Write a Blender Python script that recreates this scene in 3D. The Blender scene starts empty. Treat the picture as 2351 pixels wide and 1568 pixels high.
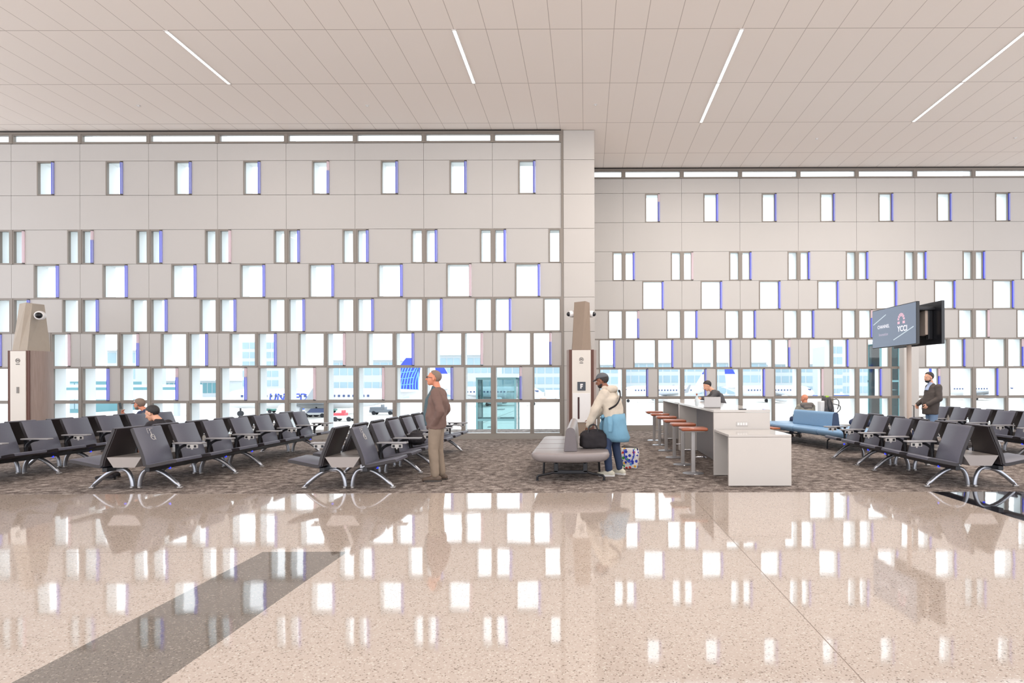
import bpy, bmesh, math, random
from mathutils import Vector, Matrix, Quaternion, noise
random.seed(7)
R = math.radians
C = bpy.context.scene.collection
SC = bpy.context.scene

# ---------------------------------------------------------------- measuring helpers
F, PX0, PY0, EYE = 1400.0, 1346.0, 880.0, 1.5
def unroll(u, v): return u, v + 0.003*(u-PX0)
def scale_at(y): return F/y
def floor_at(u, v):
    u, v = unroll(u, v); s = (v-PY0)/EYE
    return (u-PX0)/s, F/s
def at(u, v, y):
    u, v = unroll(u, v); s = F/y
    return Vector(((u-PX0)/s, y, EYE+(PY0-v)/s))

# ---------------------------------------------------------------- materials
def new_mat(name):
    m = bpy.data.materials.new(name); m.use_nodes = True
    nt = m.node_tree
    b = nt.nodes.get('Principled BSDF')
    return m, nt, b
def rgb(r, g, b):          # sRGB 0-255 -> linear
    f = lambda c: (c/255/12.92) if c/255 <= .04045 else ((c/255+.055)/1.055)**2.4
    return (f(r), f(g), f(b), 1)
def mat(name, col, rough=.5, metal=0, noise_amt=0, noise_scale=20, bump=0, coat=0, spec=None, emit=None, es=0, dark=None):
    m, nt, b = new_mat(name)
    b.inputs['Base Color'].default_value = col
    b.inputs['Roughness'].default_value = rough
    b.inputs['Metallic'].default_value = metal
    if coat: b.inputs['Coat Weight'].default_value = coat; b.inputs['Coat Roughness'].default_value = .05
    if spec is not None: b.inputs['Specular IOR Level'].default_value = spec
    if emit: b.inputs['Emission Color'].default_value = emit; b.inputs['Emission Strength'].default_value = es
    tc = nt.nodes.new('ShaderNodeTexCoord')
    n = nt.nodes.new('ShaderNodeTexNoise'); n.inputs['Scale'].default_value = noise_scale; n.inputs['Detail'].default_value = 5
    nt.links.new(tc.outputs['Object'], n.inputs['Vector'])
    if noise_amt or True:
        mx = nt.nodes.new('ShaderNodeMix'); mx.data_type = 'RGBA'
        k = max(noise_amt, .02)
        mx.inputs[6].default_value = tuple(c*(1-k) for c in col[:3])+(1,)
        mx.inputs[7].default_value = tuple(min(1, c*(1+k)) for c in col[:3])+(1,)
        if dark: mx.inputs[6].default_value = dark
        nt.links.new(n.outputs['Fac'], mx.inputs[0]); nt.links.new(mx.outputs[2], b.inputs['Base Color'])
    if bump:
        bp = nt.nodes.new('ShaderNodeBump'); bp.inputs['Strength'].default_value = bump; bp.inputs['Distance'].default_value = .01
        nt.links.new(n.outputs['Fac'], bp.inputs['Height']); nt.links.new(bp.outputs['Normal'], b.inputs['Normal'])
    return m

M = {}
M['wall_panel'] = mat('matte wall panel', rgb(186, 182, 178), .6, noise_scale=1.2, noise_amt=.02)
M['pier_panel'] = mat('pier panel', rgb(188, 183, 178), .6, noise_scale=1.2)
M['jamb'] = mat('white exterior cladding', rgb(234, 238, 240), .5)
M['bronze'] = mat('bronze mullion', rgb(134, 126, 118), .45, .1)
M['bronze_dark'] = mat('dark bronze reveal', rgb(62, 55, 50), .5)
M['kick'] = mat('sill metal', rgb(150, 144, 136), .4, .4)
M['shadow_gap'] = mat('painted shadow gap', rgb(45, 40, 36), .7)
M['chair'] = mat('charcoal leather', rgb(86, 86, 98), .42, noise_scale=60, noise_amt=.08, bump=.05)
M['chair_edge'] = mat('black shell', rgb(40, 34, 36), .4)
M['chrome'] = mat('polished aluminium', rgb(172, 174, 180), .3, .9)
M['alu'] = mat('brushed aluminium', rgb(168, 163, 160), .35, .6)
M['tray'] = mat('grey tray', rgb(150, 142, 138), .4, .2)
M['arm_top'] = mat('grey arm pad', rgb(150, 148, 150), .35, .2)
M['black'] = mat('black metal', rgb(32, 32, 36), .35, .2)
M['blueled'] = mat('blue socket light', rgb(40, 60, 235), .4, emit=(.03, .05, 1, 1), es=1.5)
M['grey_leather'] = mat('grey bench leather', rgb(140, 131, 129), .4, noise_scale=30, noise_amt=.04, bump=.04)
M['grey_leather_dark'] = mat('dark grey bench end', rgb(105, 98, 100), .45, noise_scale=40, noise_amt=.05)
M['blue_leather'] = mat('blue bench leather', rgb(116, 152, 186), .4, noise_scale=30, noise_amt=.05, bump=.04)
M['blue_dark'] = mat('dark blue leather', rgb(52, 66, 92), .45)
M['counter'] = mat('white counter laminate', rgb(194, 188, 182), .35, noise_scale=3, noise_amt=.02)
M['counter_edge'] = mat('grey counter top', rgb(188, 182, 176), .18, coat=.5)
M['counter_dark'] = mat('grey inner panel', rgb(118, 116, 118), .4)
M['stool_seat'] = mat('tan leather', rgb(150, 80, 50), .4, noise_scale=30, noise_amt=.1, coat=.3)
M['concrete'] = mat('cast capital', rgb(172, 160, 146), .7, noise_scale=8, noise_amt=.06, bump=.1)
M['capital_dark'] = mat('bronze capital', rgb(138, 120, 104), .55, noise_scale=8, noise_amt=.05)
M['pillar_metal'] = mat('champagne metal panel', rgb(214, 206, 196), .4, .1, noise_scale=2)
M['reveal_brown'] = mat('brown reveal', rgb(92, 54, 40), .5)
M['white'] = mat('white plastic', rgb(225, 222, 220), .35)
M['v_lime'] = mat('lime tab', rgb(160, 200, 60), .5)
M['screen_black'] = mat('black screen bezel', rgb(24, 24, 28), .25)
M['tin'] = mat('light emblem grey', rgb(190, 186, 182), .4)
M['emblem'] = mat('emblem grey', rgb(128, 122, 116), .4)
M['sign_dark'] = mat('sign grey', rgb(62, 66, 74), .4)
M['brown_door'] = mat('dark red slot', rgb(58, 22, 24), .4)
M['tan_box'] = mat('tan box', rgb(190, 172, 158), .5)
M['wood_table'] = mat('wood veneer', rgb(178, 104, 66), .4, noise_amt=.15, noise_scale=12)

M['glass_grey'] = mat('bottle plastic', rgb(196, 206, 208), .15, spec=.8)
M['display'] = mat('display picture', rgb(70, 80, 96), .25, emit=rgb(110, 120, 134), es=.9)
M['disp_text'] = mat('display text', rgb(200, 200, 210), .4, emit=(.8, .8, .85, 1), es=.7)
M['disp_dim'] = mat('display small text', rgb(150, 140, 160), .4, emit=(.4, .38, .45, 1), es=.7)
M['disp_line'] = mat('display stripe', rgb(150, 165, 175), .4, emit=(.4, .46, .5, 1), es=.7)
M['disp_pink'] = mat('display emblem pink', rgb(190, 150, 165), .4, emit=(.5, .33, .4, 1), es=.7)

# wood cladding with vertical grain
def wood(name, c1, c2, rough=.5):
    m, nt, b = new_mat(name)
    tc = nt.nodes.new('ShaderNodeTexCoord'); mp = nt.nodes.new('ShaderNodeMapping')
    mp.inputs['Scale'].default_value = (30, 30, 1.5)
    n = nt.nodes.new('ShaderNodeTexNoise'); n.inputs['Scale'].default_value = 1.6; n.inputs['Detail'].default_value = 6
    rp = nt.nodes.new('ShaderNodeValToRGB'); rp.color_ramp.elements[0].color = c1; rp.color_ramp.elements[1].color = c2
    rp.color_ramp.elements[0].position = .3; rp.color_ramp.elements[1].position = .7
    nt.links.new(tc.outputs['Object'], mp.inputs[0]); nt.links.new(mp.outputs[0], n.inputs['Vector'])
    nt.links.new(n.outputs['Fac'], rp.inputs[0]); nt.links.new(rp.outputs[0], b.inputs['Base Color'])
    b.inputs['Roughness'].default_value = rough
    return m
M['wood'] = wood('walnut cladding', rgb(146, 127, 118), rgb(160, 141, 132))

# thin glass
def glass(name, tint, refl=.12, rough=.0):
    m = bpy.data.materials.new(name); m.use_nodes = True; nt = m.node_tree; nt.nodes.clear()
    out = nt.nodes.new('ShaderNodeOutputMaterial'); mx = nt.nodes.new('ShaderNodeMixShader')
    t = nt.nodes.new('ShaderNodeBsdfTransparent'); t.inputs[0].default_value = tint
    g = nt.nodes.new('ShaderNodeBsdfGlossy'); g.inputs['Roughness'].default_value = rough
    lw = nt.nodes.new('ShaderNodeLayerWeight'); lw.inputs[0].default_value = refl
    nt.links.new(lw.outputs['Fresnel'], mx.inputs[0]); nt.links.new(t.outputs[0], mx.inputs[1]); nt.links.new(g.outputs[0], mx.inputs[2])
    nt.links.new(mx.outputs[0], out.inputs[0])
    return m
M['glass'] = glass('window glass', (.97, .99, .98, 1))
M['teal_glass'] = glass('teal glass', (.72, .82, .83, 1), .3)

# coloured fins: light passes through from outside
def fin(name, col, tr=.6):
    m = bpy.data.materials.new(name); m.use_nodes = True; nt = m.node_tree; nt.nodes.clear()
    out = nt.nodes.new('ShaderNodeOutputMaterial'); mx = nt.nodes.new('ShaderNodeMixShader'); mx.inputs[0].default_value = tr
    d = nt.nodes.new('ShaderNodeBsdfDiffuse'); d.inputs[0].default_value = col
    t = nt.nodes.new('ShaderNodeBsdfTranslucent'); t.inputs[0].default_value = col
    nt.links.new(d.outputs[0], mx.inputs[1]); nt.links.new(t.outputs[0], mx.inputs[2]); nt.links.new(mx.outputs[0], out.inputs[0])
    return m
M['fin_blue'] = fin('blue fin film', (.60, .63, 1, 1))
M['fin_deep'] = fin('deep blue fin film', (.20, .24, 1, 1))
M['fin_white'] = fin('pale fin film', (.95, .82, .86, 1))

# terrazzo
def terrazzo(name, base, dk, lt, rough=.06, ior=1.75, joint=True):
    m, nt, b = new_mat(name)
    tc = nt.nodes.new('ShaderNodeTexCoord')
    v = nt.nodes.new('ShaderNodeTexVoronoi'); v.inputs['Scale'].default_value = 125
    v2 = nt.nodes.new('ShaderNodeTexVoronoi'); v2.inputs['Scale'].default_value = 260
    n = nt.nodes.new('ShaderNodeTexNoise'); n.inputs['Scale'].default_value = 1.3; n.inputs['Detail'].default_value = 3
    for x in (v, v2, n): nt.links.new(tc.outputs['Object'], x.inputs['Vector'])
    # chip tone by the random cell colour
    sep = nt.nodes.new('ShaderNodeSeparateColor'); nt.links.new(v.outputs['Color'], sep.inputs[0])
    rp = nt.nodes.new('ShaderNodeValToRGB'); e = rp.color_ramp.elements
    e[0].position = 0; e[0].color = dk; e[1].position = .075; e[1].color = base
    x = e.new(.06); x.color = dk; x = e.new(.9); x.color = base; x = e.new(.91); x.color = lt; x = e.new(1); x.color = lt
    rp.color_ramp.interpolation = 'LINEAR'
    nt.links.new(sep.outputs[0], rp.inputs[0])
    sep2 = nt.nodes.new('ShaderNodeSeparateColor'); nt.links.new(v2.outputs['Color'], sep2.inputs[0])
    hs = nt.nodes.new('ShaderNodeHueSaturation')
    mr = nt.nodes.new('ShaderNodeMapRange'); mr.inputs[3].default_value = .94; mr.inputs[4].default_value = 1.05
    nt.links.new(sep2.outputs[1], mr.inputs[0]); nt.links.new(mr.outputs[0], hs.inputs['Value']); nt.links.new(rp.outputs[0], hs.inputs['Color'])
    nt.links.new(hs.outputs[0], b.inputs['Base Color'])
    b.inputs['Roughness'].default_value = rough
    b.inputs['IOR'].default_value = ior
    bp = nt.nodes.new('ShaderNodeBump'); bp.inputs['Strength'].default_value = .025; bp.inputs['Distance'].default_value = .05
    nt.links.new(n.outputs['Fac'], bp.inputs['Height']); nt.links.new(bp.outputs['Normal'], b.inputs['Normal'])
    return m
M['terrazzo'] = terrazzo('beige terrazzo', rgb(179, 165, 154), rgb(126, 111, 100), rgb(196, 186, 176), .045, 2.05)
M['terrazzo_dark'] = terrazzo('dark terrazzo band', rgb(106, 97, 89), rgb(76, 66, 60), rgb(138, 128, 118), .045, 2.15)
M['terrazzo_black'] = terrazzo('black terrazzo border', rgb(34, 33, 38), rgb(22, 22, 26), rgb(60, 60, 66), .03, 2.6)
M['joint'] = mat('floor joint strip', rgb(120, 104, 92), .3)

def carpet():
    m, nt, b = new_mat('streaked carpet')
    tc = nt.nodes.new('ShaderNodeTexCoord'); mp = nt.nodes.new('ShaderNodeMapping')
    mp.inputs['Scale'].default_value = (4.2, 4.6, 1); mp.inputs['Rotation'].default_value = (0, 0, R(9))
    n = nt.nodes.new('ShaderNodeTexNoise'); n.inputs['Scale'].default_value = 1.7; n.inputs['Detail'].default_value = 7; n.inputs['Roughness'].default_value = .7
    n.inputs['Distortion'].default_value = .6
    n2 = nt.nodes.new('ShaderNodeTexNoise'); n2.inputs['Scale'].default_value = 45; n2.inputs['Detail'].default_value = 4
    nt.links.new(tc.outputs['Object'], mp.inputs[0]); nt.links.new(mp.outputs[0], n.inputs['Vector']); nt.links.new(tc.outputs['Object'], n2.inputs['Vector'])
    ad = nt.nodes.new('ShaderNodeMath'); ad.operation = 'MULTIPLY_ADD'; ad.inputs[1].default_value = .35
    nt.links.new(n2.outputs['Fac'], ad.inputs[0]); nt.links.new(n.outputs['Fac'], ad.inputs[2])
    rp = nt.nodes.new('ShaderNodeValToRGB'); e = rp.color_ramp.elements
    e[0].position = .5; e[0].color = rgb(68, 60, 56); e[1].position = .86; e[1].color = rgb(176, 166, 158)
    x = e.new(.62); x.color = rgb(104, 94, 89); x = e.new(.72); x.color = rgb(134, 124, 118)
    nt.links.new(ad.outputs[0], rp.inputs[0]); nt.links.new(rp.outputs[0], b.inputs['Base Color'])
    b.inputs['Roughness'].default_value = .95; b.inputs['Specular IOR Level'].default_value = .1
    return m
M['carpet'] = carpet()

# ceiling panels with thin seams
CEIL_X0, CEIL_DX, CEIL_Y0, CEIL_DY = 3.03, .6185, 11.77, 2.12
def ceiling_mat():
    m, nt, b = new_mat('ceiling panels')
    tc = nt.nodes.new('ShaderNodeTexCoord'); sp = nt.nodes.new('ShaderNodeSeparateXYZ'); nt.links.new(tc.outputs['Object'], sp.inputs[0])
    def seam(sock, off, period, w):
        a = nt.nodes.new('ShaderNodeMath'); a.operation = 'SUBTRACT'; a.inputs[1].default_value = off; nt.links.new(sock, a.inputs[0])
        p = nt.nodes.new('ShaderNodeMath'); p.operation = 'PINGPONG'; p.inputs[1].default_value = period/2; nt.links.new(a.outputs[0], p.inputs[0])
        l = nt.nodes.new('ShaderNodeMath'); l.operation = 'LESS_THAN'; l.inputs[1].default_value = w; nt.links.new(p.outputs[0], l.inputs[0])
        return l.outputs[0]
    sx = seam(sp.outputs[0], CEIL_X0, CEIL_DX, .006); sy = seam(sp.outputs[1], CEIL_Y0, CEIL_DY, .009)
    mxm = nt.nodes.new('ShaderNodeMath'); mxm.operation = 'MAXIMUM'; nt.links.new(sx, mxm.inputs[0]); nt.links.new(sy, mxm.inputs[1])
    mx = nt.nodes.new('ShaderNodeMix'); mx.data_type = 'RGBA'
    mx.inputs[6].default_value = rgb(248, 238, 229); mx.inputs[7].default_value = rgb(194, 180, 170)
    nt.links.new(mxm.outputs[0], mx.inputs[0]); nt.links.new(mx.outputs[2], b.inputs['Base Color'])
    b.inputs['Roughness'].default_value = .7
    return m
M['ceiling'] = ceiling_mat()
M['light'] = mat('linear light diffuser', (1, .96, .9, 1), .5, emit=(1, .93, .85, 1), es=3)

# ---------------------------------------------------------------- mesh builder
class MB:
    def __init__(s): s.bm = bmesh.new(); s.mi = 0
    def _new(s, fs):
        for f in fs: f.material_index = s.mi
    def verts_faces(s, vs, fs):
        v = [s.bm.verts.new(p) for p in vs]; out = []
        for f in fs:
            try: out.append(s.bm.faces.new([v[i] for i in f]))
            except ValueError: pass
        s._new(out); return v
    def box(s, x0, x1, y0, y1, z0, z1, mtx=None):
        vs = [Vector(p) for p in ((x0,y0,z0),(x1,y0,z0),(x1,y1,z0),(x0,y1,z0),(x0,y0,z1),(x1,y0,z1),(x1,y1,z1),(x0,y1,z1))]
        if mtx: vs = [mtx @ p for p in vs]
        s.verts_faces(vs, [(0,3,2,1),(4,5,6,7),(0,1,5,4),(1,2,6,5),(2,3,7,6),(3,0,4,7)]); return s
    def rbox(s, x0, x1, y0, y1, z0, z1, r=.02, seg=3, mtx=None):
        b2 = bmesh.new(); t = MB.__new__(MB); t.bm = b2; t.mi = s.mi; t.box(x0, x1, y0, y1, z0, z1)
        bmesh.ops.bevel(b2, geom=b2.edges[:], offset=r, segments=seg, affect='EDGES', profile=.5)
        s.merge(b2, mtx); return s
    def merge(s, b2, mtx=None):
        mp = {}
        for v in b2.verts: mp[v] = s.bm.verts.new(mtx @ v.co if mtx else v.co)
        for f in b2.faces:
            try: nf = s.bm.faces.new([mp[v] for v in f.verts]); nf.material_index = s.mi
            except ValueError: pass
        b2.free()
    def rings(s, rs, cap=True, closed=False):
        n = len(rs[0]); L = [[s.bm.verts.new(p) for p in r] for r in rs]; out = []
        m = len(L)
        for i in range(m if closed else m-1):
            a, b = L[i], L[(i+1) % m]
            for j in range(n):
                k = (j+1) % n
                try: out.append(s.bm.faces.new((a[j], a[k], b[k], b[j])))
                except ValueError: pass
        if cap and not closed:
            try: out.append(s.bm.faces.new(L[0][::-1])); out.append(s.bm.faces.new(L[-1]))
            except ValueError: pass
        s._new(out); return s
    def tube(s, pts, rad, n=10, cap=True, flat=1.0, up=None):
        pts = [Vector(p) for p in pts]; rr = rad if isinstance(rad, (list, tuple)) else [rad]*len(pts)
        rs = []; prev = None
        for i, p in enumerate(pts):
            t = (pts[min(i+1, len(pts)-1)]-pts[max(i-1, 0)]).normalized()
            if prev is None:
                a = Vector(up) if up else (Vector((0, 0, 1)) if abs(t.z) < .9 else Vector((1, 0, 0)))
                u = (a - t*a.dot(t)).normalized()
            else: u = (prev - t*prev.dot(t)).normalized()
            prev = u; w = t.cross(u)
            rs.append([p + (u*math.cos(2*math.pi*k/n) + w*math.sin(2*math.pi*k/n)*flat)*rr[i] for k in range(n)])
        return s.rings(rs, cap)
    def cyl(s, c, r, h, n=20, r2=None):
        c = Vector(c); r2 = r if r2 is None else r2
        return s.rings([[c+Vector((r*math.cos(2*math.pi*k/n), r*math.sin(2*math.pi*k/n), 0)) for k in range(n)],
                        [c+Vector((r2*math.cos(2*math.pi*k/n), r2*math.sin(2*math.pi*k/n), h)) for k in range(n)]])
    def lathe(s, prof, c=(0, 0, 0), n=24):
        c = Vector(c)
        return s.rings([[c+Vector((max(r, 1e-4)*math.cos(2*math.pi*k/n), max(r, 1e-4)*math.sin(2*math.pi*k/n), z)) for k in range(n)] for r, z in prof])
    def ell(s, c, rx, ry, rz, n=16, m=10, rot=None):
        c = Vector(c); rs = []
        for i in range(m+1):
            a = math.pi*(.02+.96*i/m) - math.pi/2
            ring = [Vector((rx*math.cos(a)*math.cos(2*math.pi*k/n), ry*math.cos(a)*math.sin(2*math.pi*k/n), rz*math.sin(a))) for k in range(n)]
            rs.append([c + (rot @ p if rot else p) for p in ring])
        return s.rings(rs)
    def capsule(s, a, b, ra, rb, n=12):
        a, b = Vector(a), Vector(b); d = b-a; L = d.length or 1e-5; t = d/L
        pts, rad = [], []
        for k in range(4): q = math.pi/2*(1-k/4); pts.append(a-t*ra*math.sin(q)*.999); rad.append(max(ra*math.cos(q), .001))
        pts.append(a); rad.append(ra); pts.append(b); rad.append(rb)
        for k in range(1, 5): q = math.pi/2*k/4; pts.append(b+t*rb*math.sin(q)*.999); rad.append(max(rb*math.cos(q), .001))
        # straight axis: fixed frame
        u = t.orthogonal().normalized(); w = t.cross(u)
        return s.rings([[p+(u*math.cos(2*math.pi*k/n)+w*math.sin(2*math.pi*k/n))*r for k in range(n)] for p, r in zip(pts, rad)])
    def prism(s, poly, axis, a, b):
        def P(p, d):
            return {'x': (d, p[0], p[1]), 'y': (p[0], d, p[1]), 'z': (p[0], p[1], d)}[axis]
        return s.rings([[Vector(P(p, a)) for p in poly], [Vector(P(p, b)) for p in poly]])
    def face(s, pts): s.verts_faces([Vector(p) for p in pts], [tuple(range(len(pts)))]); return s
    def build(s, name, m, parent=None, loc=None, smooth=False, bevel=0, seg=2, link=True, rot=None):
        me = bpy.data.meshes.new(name)
        bmesh.ops.recalc_face_normals(s.bm, faces=s.bm.faces[:])
        s.bm.to_mesh(me); s.bm.free()
        for x in (m if isinstance(m, (list, tuple)) else [m]): me.materials.append(M[x] if isinstance(x, str) else x)
        o = bpy.data.objects.new(name, me); C.objects.link(o)
        if parent: o.parent = parent
        if loc: o.location = loc
        if rot: o.rotation_euler = rot
        if smooth:
            for p in me.polygons: p.use_smooth = True
            if smooth != 'all': me.set_sharp_from_angle(angle=R(40))
        if bevel:
            md = o.modifiers.new('bevel', 'BEVEL'); md.width = bevel; md.segments = seg; md.limit_method = 'ANGLE'; md.angle_limit = R(40)
        return o
def tag(o, label, cat, group=None, kind=None):
    o['label'] = label; o['category'] = cat
    if group: o['group'] = group
    if kind: o['kind'] = kind
    return o
def thing(name, label, cat, loc=(0, 0, 0), rz=0, group=None):
    o = bpy.data.objects.new(name, None); C.objects.link(o); o.location = loc; o.rotation_euler = (0, 0, rz)
    o.empty_display_size = .1
    return tag(o, label, cat, group)
def struct(name, mb, m, **k):
    o = mb.build(name, m, **k); o['kind'] = 'structure'; return o
def children(o): return [c for c in bpy.data.objects if c.parent == o]
def copy_tree(o, parent=None):
    c = o.copy(); C.objects.link(c)
    if parent: c.parent = parent
    for ch in children(o): copy_tree(ch, c)
    return c
def bake(o):
    """replace the mesh by its evaluated mesh and drop the modifiers"""
    dg = bpy.context.evaluated_depsgraph_get(); dg.update()
    me = bpy.data.meshes.new_from_object(o.evaluated_get(dg))
    mats = [m for m in o.data.materials]
    old = o.data; o.modifiers.clear(); o.data = me
    if not me.materials:
        for m in mats: me.materials.append(m)
    return o
def smoothpath(pts, k=6):
    """Catmull-Rom through the points"""
    P = [Vector(p) for p in pts]; P = [P[0]*2-P[1]] + P + [P[-1]*2-P[-2]]; out = []
    for i in range(1, len(P)-2):
        for j in range(k):
            t = j/k; a, b, c, d = P[i-1:i+3]
            out.append(.5*((2*b)+(c-a)*t+(2*a-5*b+4*c-d)*t*t+(3*b-a-3*c+d)*t**3))
    out.append(P[-2]); return out
def stroke(pts, w, th, y, m=None):
    pass
def text_mesh(name, body, size, m, mtx, parent, extrude=.002, bold=0):
    cu = bpy.data.curves.new(name, 'FONT'); cu.body = body; cu.size = size; cu.extrude = extrude; cu.align_x = 'CENTER'; cu.align_y = 'CENTER'; cu.offset = bold
    t = bpy.data.objects.new(name, cu); C.objects.link(t)
    dg = bpy.context.evaluated_depsgraph_get(); dg.update()
    me = bpy.data.meshes.new_from_object(t.evaluated_get(dg)); bpy.data.objects.remove(t)
    me.materials.clear(); me.materials.append(M[m]); me.transform(mtx)
    o = bpy.data.objects.new(name, me); C.objects.link(o); o.parent = parent
    return o

# ---------------------------------------------------------------- world, camera
w = bpy.data.worlds.new('sky'); SC.world = w; w.use_nodes = True
nt = w.node_tree; bg = nt.nodes['Background']
tc = nt.nodes.new('ShaderNodeTexCoord'); sp = nt.nodes.new('ShaderNodeSeparateXYZ'); rp = nt.nodes.new('ShaderNodeValToRGB')
nt.links.new(tc.outputs['Generated'], sp.inputs[0]); nt.links.new(sp.outputs[2], rp.inputs[0]); nt.links.new(rp.outputs[0], bg.inputs[0])
rp.color_ramp.elements[0].color = (.93, .95, 1, 1); rp.color_ramp.elements[1].color = (.80, .88, 1, 1)
bg.inputs[1].default_value = 2.5
cam = bpy.data.cameras.new('camera'); camo = bpy.data.objects.new('camera', cam); C.objects.link(camo)
cam.sensor_fit = 'HORIZONTAL'; cam.sensor_width = 36; cam.lens = F/2351*36
cam.shift_x = -(PX0-1175.5)/2351; cam.shift_y = (PY0-784)/2351
camo.matrix_world = Matrix.Translation((0, 0, EYE)) @ Matrix.Rotation(R(90), 4, 'X') @ Matrix.Rotation(-0.003, 4, 'Z')
SC.camera = camo; cam.clip_end = 2000
SC.view_settings.view_transform = 'Standard'; SC.view_settings.look = 'None'; SC.view_settings.gamma = 1
SC.view_settings.use_curve_mapping = False; SC.view_settings.exposure = 0.14
# ---------------------------------------------------------------- floor
YC = 8.37                                   # carpet edge
b = MB()
def quad(b, x0, x1, y0, y1, z=0): b.face([(x0, y0, z), (x1, y0, z), (x1, y1, z), (x0, y1, z)])
b.mi = 0
quad(b, -22, -2.90, -7, 5.45); quad(b, -22, -2.90, 5.457, YC); quad(b, -2.90, -2.14, 5.457, YC); quad(b, -2.14, 1.385, -7, YC)
quad(b, 1.392, 4.72, -7, YC); quad(b, 8.5, 22, -7, YC)
b.mi = 1; quad(b, -2.90, -2.14, -7, 5.457)
b.mi = 2; quad(b, 4.72, 8.5, -7, YC)
b.mi = 3; quad(b, 1.385, 1.392, -7, YC); quad(b, -22, -2.90, 5.45, 5.457)
b.mi = 0
b.box(-22, 22, -7, 20.2, -.4, -.02)
fl = struct('floor', b, ['terrazzo', 'terrazzo_dark', 'terrazzo_black', 'joint'])
struct('floor_carpet', MB().box(-22, 22, YC, 20.0, -.02, .004), 'carpet')
# ceiling
ZC = 8.34
b = MB(); b.box(-22, -.42, -7, 16.6, ZC, ZC+.12); b.box(-.42, 22, -7, 19.5, ZC, ZC+.12)
struct('ceiling', b, 'ceiling')

# ---------------------------------------------------------------- window walls
KL = 1/85.1
MODW = 157.85*KL
ROWZ = [.14] + [1.047+.9267*k for k in range(8)] + [8.017]        # bottoms of rows 0..8
ROWZ[1] = 1.047
def rz(r):
    if r == 0: return .14, 1.02
    if r == 9: return 8.02, 8.25
    return 1.047+.9267*(r-1), 1.047+.9267*r if r < 8 else 8.0
WIN = {0: [(3.8, 86, 0), (91, 154, 0)], 1: [(3.8, 66.5, 1), (92, 154, 0)], 2: [(27, 86, 0), (91, 135, 1)], 3: [(3.8, 42.5, 1), (116.5, 154, 0)],
       4: [(51.5, 109, 1)], 5: [(3.8, 31, 1), (129.1, 154, 0)], 7: [(59.8, 99, 1)], 9: [(3.8, 154, 0)]}
THK = .46
wcount = [0]
win_cache = {}
def make_window(X, Y, z0, z1, w, strip, tone):
    """one window: frame, pane and (when there is one) the coloured fin; local x 0..w, z 0..h"""
    h = z1-z0; key = (round(w, 3), round(h, 3), strip, tone)
    wcount[0] += 1; nm = 'window_%d' % wcount[0]
    if key not in win_cache:
        b = MB(); fw = .032
        b.box(0, fw, -.012, .07, 0, h); b.box(0, w, -.010, .07, h-.028, h); b.box(0, w, -.008, .07, 0, .022)
        b.box(w-.012-(.058 if strip else 0), w-(.058 if strip else 0), -.006, .07, 0, h)
        me_f = b.build('window_frame', 'bronze'); m1 = me_f.data; bpy.data.objects.remove(me_f)
        p = MB().box(fw*.6, w-.006, .045, .051, .01, h-.01).build('window_pane', 'glass'); m2 = p.data; bpy.data.objects.remove(p)
        m3 = None
        if strip:
            b = MB(); b.mi = 0
            x0, x1 = w-.058, w-.001; c = {0: 1, 1: .72, 2: .0, 3: .45}[tone]
            split = .03+(h-.06)*c
            if c > 0:
                b.mi = 0; b.box(x0+.014, x1, -.03, .02, .02, split if tone != 3 else h-.03-(h-.06)*(1-c)*0)
                b.mi = 1; b.box(x0, x0+.014, -.032, .02, .02, split if tone != 3 else h-.02)
            if c < 1 and tone != 3: b.mi = 2; b.box(x0, x1, -.028, .02, split, h-.02)
            b.mi = 3; b.box(x0, x1, -.03, .03, 0, .02); b.box(x0, x1, -.03, .03, h-.02, h)
            q = b.build('window_fin', ['fin_blue', 'fin_deep', 'fin_white', 'bronze_dark']); m3 = q.data; bpy.data.objects.remove(q)
        win_cache[key] = (m1, m2, m3)
    m1, m2, m3 = win_cache[key]
    root = bpy.data.objects.new(nm, m1); C.objects.link(root); root.location = (X, Y, z0); root['kind'] = 'structure'
    o = bpy.data.objects.new('window_pane', m2); C.objects.link(o); o.parent = root
    if m3: o = bpy.data.objects.new('window_fin', m3); C.objects.link(o); o.parent = root

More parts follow.
